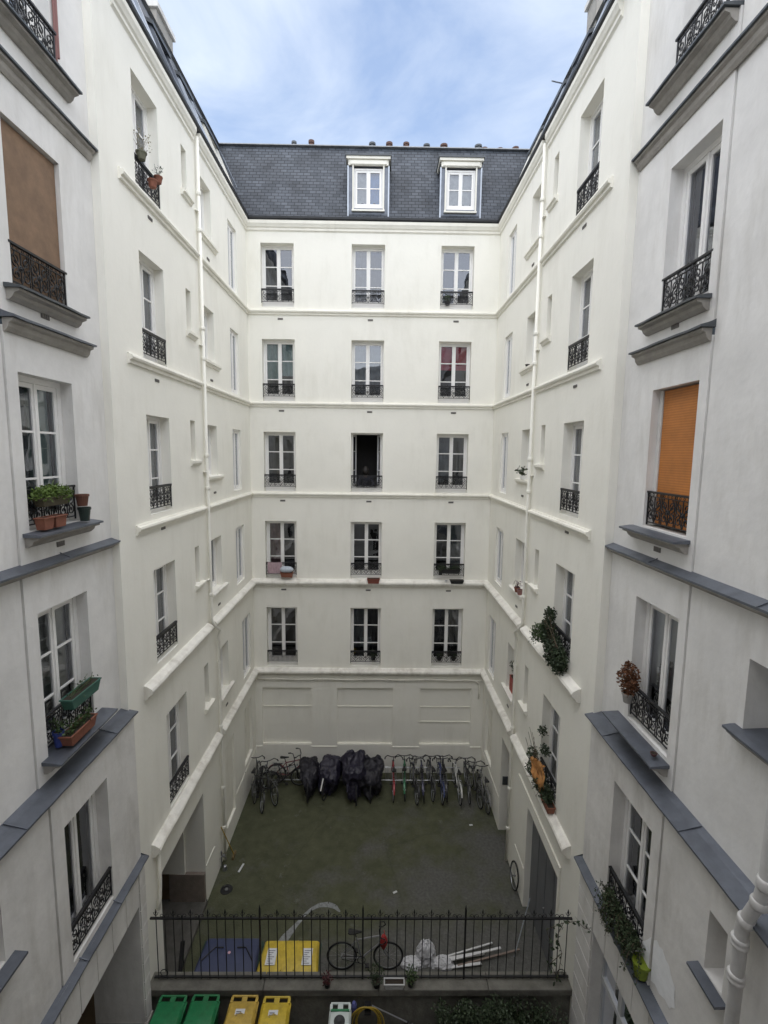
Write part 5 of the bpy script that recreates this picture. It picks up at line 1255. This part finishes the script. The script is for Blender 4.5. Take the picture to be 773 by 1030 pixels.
# ================================================================== PERSON AT THE OPEN WINDOW
pr = thing('person', (-.45, 16.97, -1.36), 'person with dark hair in dark clothes sitting at the open rear window', 'person')
def skin(name, nodes, edges, m, parent, root=0):
    me = bpy.data.meshes.new(name); me.from_pydata([n[:3] for n in nodes], edges, []); me.update()
    o = bpy.data.objects.new(name, me); COL.objects.link(o); o.parent = parent
    md = o.modifiers.new('s', 'SKIN'); md.use_smooth_shade = True
    for i, n in enumerate(nodes):
        sv = me.skin_vertices[0].data[i]; sv.radius = (n[3], n[4] if len(n) > 4 else n[3]); sv.use_root = (i == root)
    o.modifiers.new('d', 'SUBSURF').levels = 1; o.modifiers['d'].render_levels = 2
    me.materials.append(m); return o
SKIN = mat('skin_tone', (.26, .15, .10), .6, var=.05); CLOTHES = mat('dark_clothes', (.02, .022, .035), .9, var=.2)
N = [(0, .10, .05, .10, .08), (0, .06, .25, .09, .07), (0, .0, .45, .10, .07), (0, -.04, .56, .06, .06), (0, -.07, .64, .05), (0, -.09, .70, .075, .085), (0, -.10, .78, .085, .095), (0, -.09, .86, .06),
     (-.19, 0, .50, .04), (-.26, -.10, .28, .034), (-.14, -.22, .20, .032), (-.06, -.26, .20, .028),
     (.19, 0, .50, .04), (.28, -.08, .28, .034), (.18, -.22, .20, .032), (.08, -.27, .20, .028),
     (-.12, .0, .02, .085), (-.16, -.12, .03, .07), (.12, .0, .02, .085), (.16, -.12, .03, .07)]
E_ = [(0, 1), (1, 2), (2, 3), (3, 4), (4, 5), (5, 6), (6, 7), (3, 8), (8, 9), (9, 10), (10, 11), (3, 12), (12, 13), (13, 14), (14, 15), (0, 16), (16, 17), (0, 18), (18, 19)]
skin('body', N, E_, SKIN, pr)
N2 = [(0, .10, .03, .19, .15), (0, .06, .25, .18, .14), (0, .0, .45, .19, .14), (0, -.04, .57, .10, .10)]+[(-.19, 0, .50, .066), (-.26, -.10, .28, .055), (-.10, -.24, .20, .045), (.19, 0, .50, .066), (.28, -.08, .28, .055), (.13, -.245, .20, .045)]
skin('clothing', N2, [(0, 1), (1, 2), (2, 3), (3, 4), (4, 5), (5, 6), (3, 7), (7, 8), (8, 9)], CLOTHES, pr)
mb = MB(); secs = []
for j in range(8):
    v = j/7; r = .122*math.sin(math.pi*(.2+.72*v))+.004
    secs.append([(r*math.cos(a), -.065+r*1.05*math.sin(a)-.02, .61+.32*v) for a in [q*6.283/20 for q in range(20)]])
mb.loft(secs); mb.build('hair', mat('dark_hair', (.012, .009, .007), .6), pr, smooth=True)
for s, sz in ((-1, .0), (1, .0)):
    mb = MB()
    for f in range(5): x = s*.06+s*(.012*(f-2)); mb.tube([(x, -.275, .20), (x*1.05-.01*s*f*.3, -.31, .205-.004*f), (x*1.05, -.335+.006*abs(f-2), .19)], [.009, .008, .006], 6)
    mb.build('fingers', SKIN, pr, smooth=True)
t = thing('cushion', (-.42, 16.60, -1.17), 'grey rumpled blanket on the sill of the open rear window', 'blanket')
mb = MB(); secs = []
for j in range(15): v = j/14; secs.append([(-.36+.72*v, .05*math.cos(a), .015+(.05+.035*math.sin(v*9))*abs(math.sin(a/2))*math.sin(math.pi*(.1+.8*v))) for a in [q*6.283/10 for q in range(10)]])
mb.loft(secs); mb.build('blanket', mat('grey_blanket', (.16, .17, .18), .9, var=.3, scale=8), t, smooth=True)

# ================================================================== LIFT so that the courtyard ground is z = 0
for o in list(COL.objects):
    if o.parent is None: o.location.z += 11.5

# ================================================================== CAMERA
f_, pit, rol, yaw = 489.82, math.radians(6.8556), math.radians(.6861), math.radians(.6836)
cp, sp_, cr_, sr_, cy_, sy_ = math.cos(pit), math.sin(pit), math.cos(rol), math.sin(rol), math.cos(yaw), math.sin(yaw)
fwd = Vector((sy_*cp, cy_*cp, -sp_)); rt = Vector((cy_, -sy_, 0)); dn = fwd.cross(rt)
r2 = rt*cr_-dn*sr_; d2 = dn*cr_+rt*sr_
cam = bpy.data.cameras.new('camera'); co = bpy.data.objects.new('camera', cam); COL.objects.link(co)
M = Matrix((( r2.x, -d2.x, -fwd.x, 0), (r2.y, -d2.y, -fwd.y, 0), (r2.z, -d2.z, -fwd.z, 11.5), (0, 0, 0, 1)))
co.matrix_world = M
cam.sensor_fit = 'HORIZONTAL'; cam.sensor_width = 36; cam.lens = 36*f_/773; cam.clip_end = 2000; cam.clip_start = .05
S.camera = co

# ================================================================== LIGHT
SUN_EL, SUN_AZ = math.radians(72), math.radians(185)   # azimuth clockwise from +Y: from behind the viewer
W = bpy.data.worlds.new('World'); S.world = W; W.use_nodes = True
nt = W.node_tree; N = nt.nodes; Lk = nt.links
bg = N['Background']
sky = N.new('ShaderNodeTexSky'); sky.sky_type = 'NISHITA'; sky.sun_disc = False; sky.sun_elevation = SUN_EL; sky.sun_rotation = SUN_AZ
sky.air_density = 1.1; sky.dust_density = 1.0; sky.ozone_density = 2
tc = N.new('ShaderNodeTexCoord'); mp = N.new('ShaderNodeMapping'); mp.inputs['Scale'].default_value = (1.4, 1.0, 2.6); mp.inputs['Rotation'].default_value = (0, 0, .6); mp.inputs['Location'].default_value = (.35, .2, .1)
Lk.new(tc.outputs['Generated'], mp.inputs['Vector'])
n1 = N.new('ShaderNodeTexNoise'); n1.inputs['Scale'].default_value = 2.2; n1.inputs['Detail'].default_value = 9; n1.inputs['Roughness'].default_value = .55; n1.inputs['Distortion'].default_value = .5
Lk.new(mp.outputs[0], n1.inputs['Vector'])
mr = N.new('ShaderNodeMapRange'); mr.inputs['From Min'].default_value = .38; mr.inputs['From Max'].default_value = .72; mr.inputs['To Min'].default_value = .2; mr.inputs['To Max'].default_value = .9
Lk.new(n1.outputs['Fac'], mr.inputs['Value'])
mx = N.new('ShaderNodeMixRGB'); mx.inputs['Color2'].default_value = (4.0, 4.4, 5.0, 1)
Lk.new(mr.outputs[0], mx.inputs['Fac']); Lk.new(sky.outputs[0], mx.inputs['Color1']); Lk.new(mx.outputs[0], bg.inputs['Color'])
bg.inputs['Strength'].default_value = .075
sd = bpy.data.lights.new('sun', 'SUN'); sd.energy = 1.5; sd.angle = math.radians(130); sd.color = (1, .95, .87)
so = bpy.data.objects.new('sun', sd); COL.objects.link(so)
dirv = Vector((math.sin(SUN_AZ)*math.cos(SUN_EL), math.cos(SUN_AZ)*math.cos(SUN_EL), math.sin(SUN_EL)))
so.rotation_euler = dirv.to_track_quat('Z', 'Y').to_euler(); so.location = (0, 0, 60)
vs = S.view_settings; vs.view_transform = 'Standard'; vs.look = 'None'; vs.gamma = 1; vs.use_curve_mapping = False; vs.exposure = 1.68
S.cycles.max_bounces = 12; S.cycles.diffuse_bounces = 9; S.cycles.transparent_max_bounces = 12
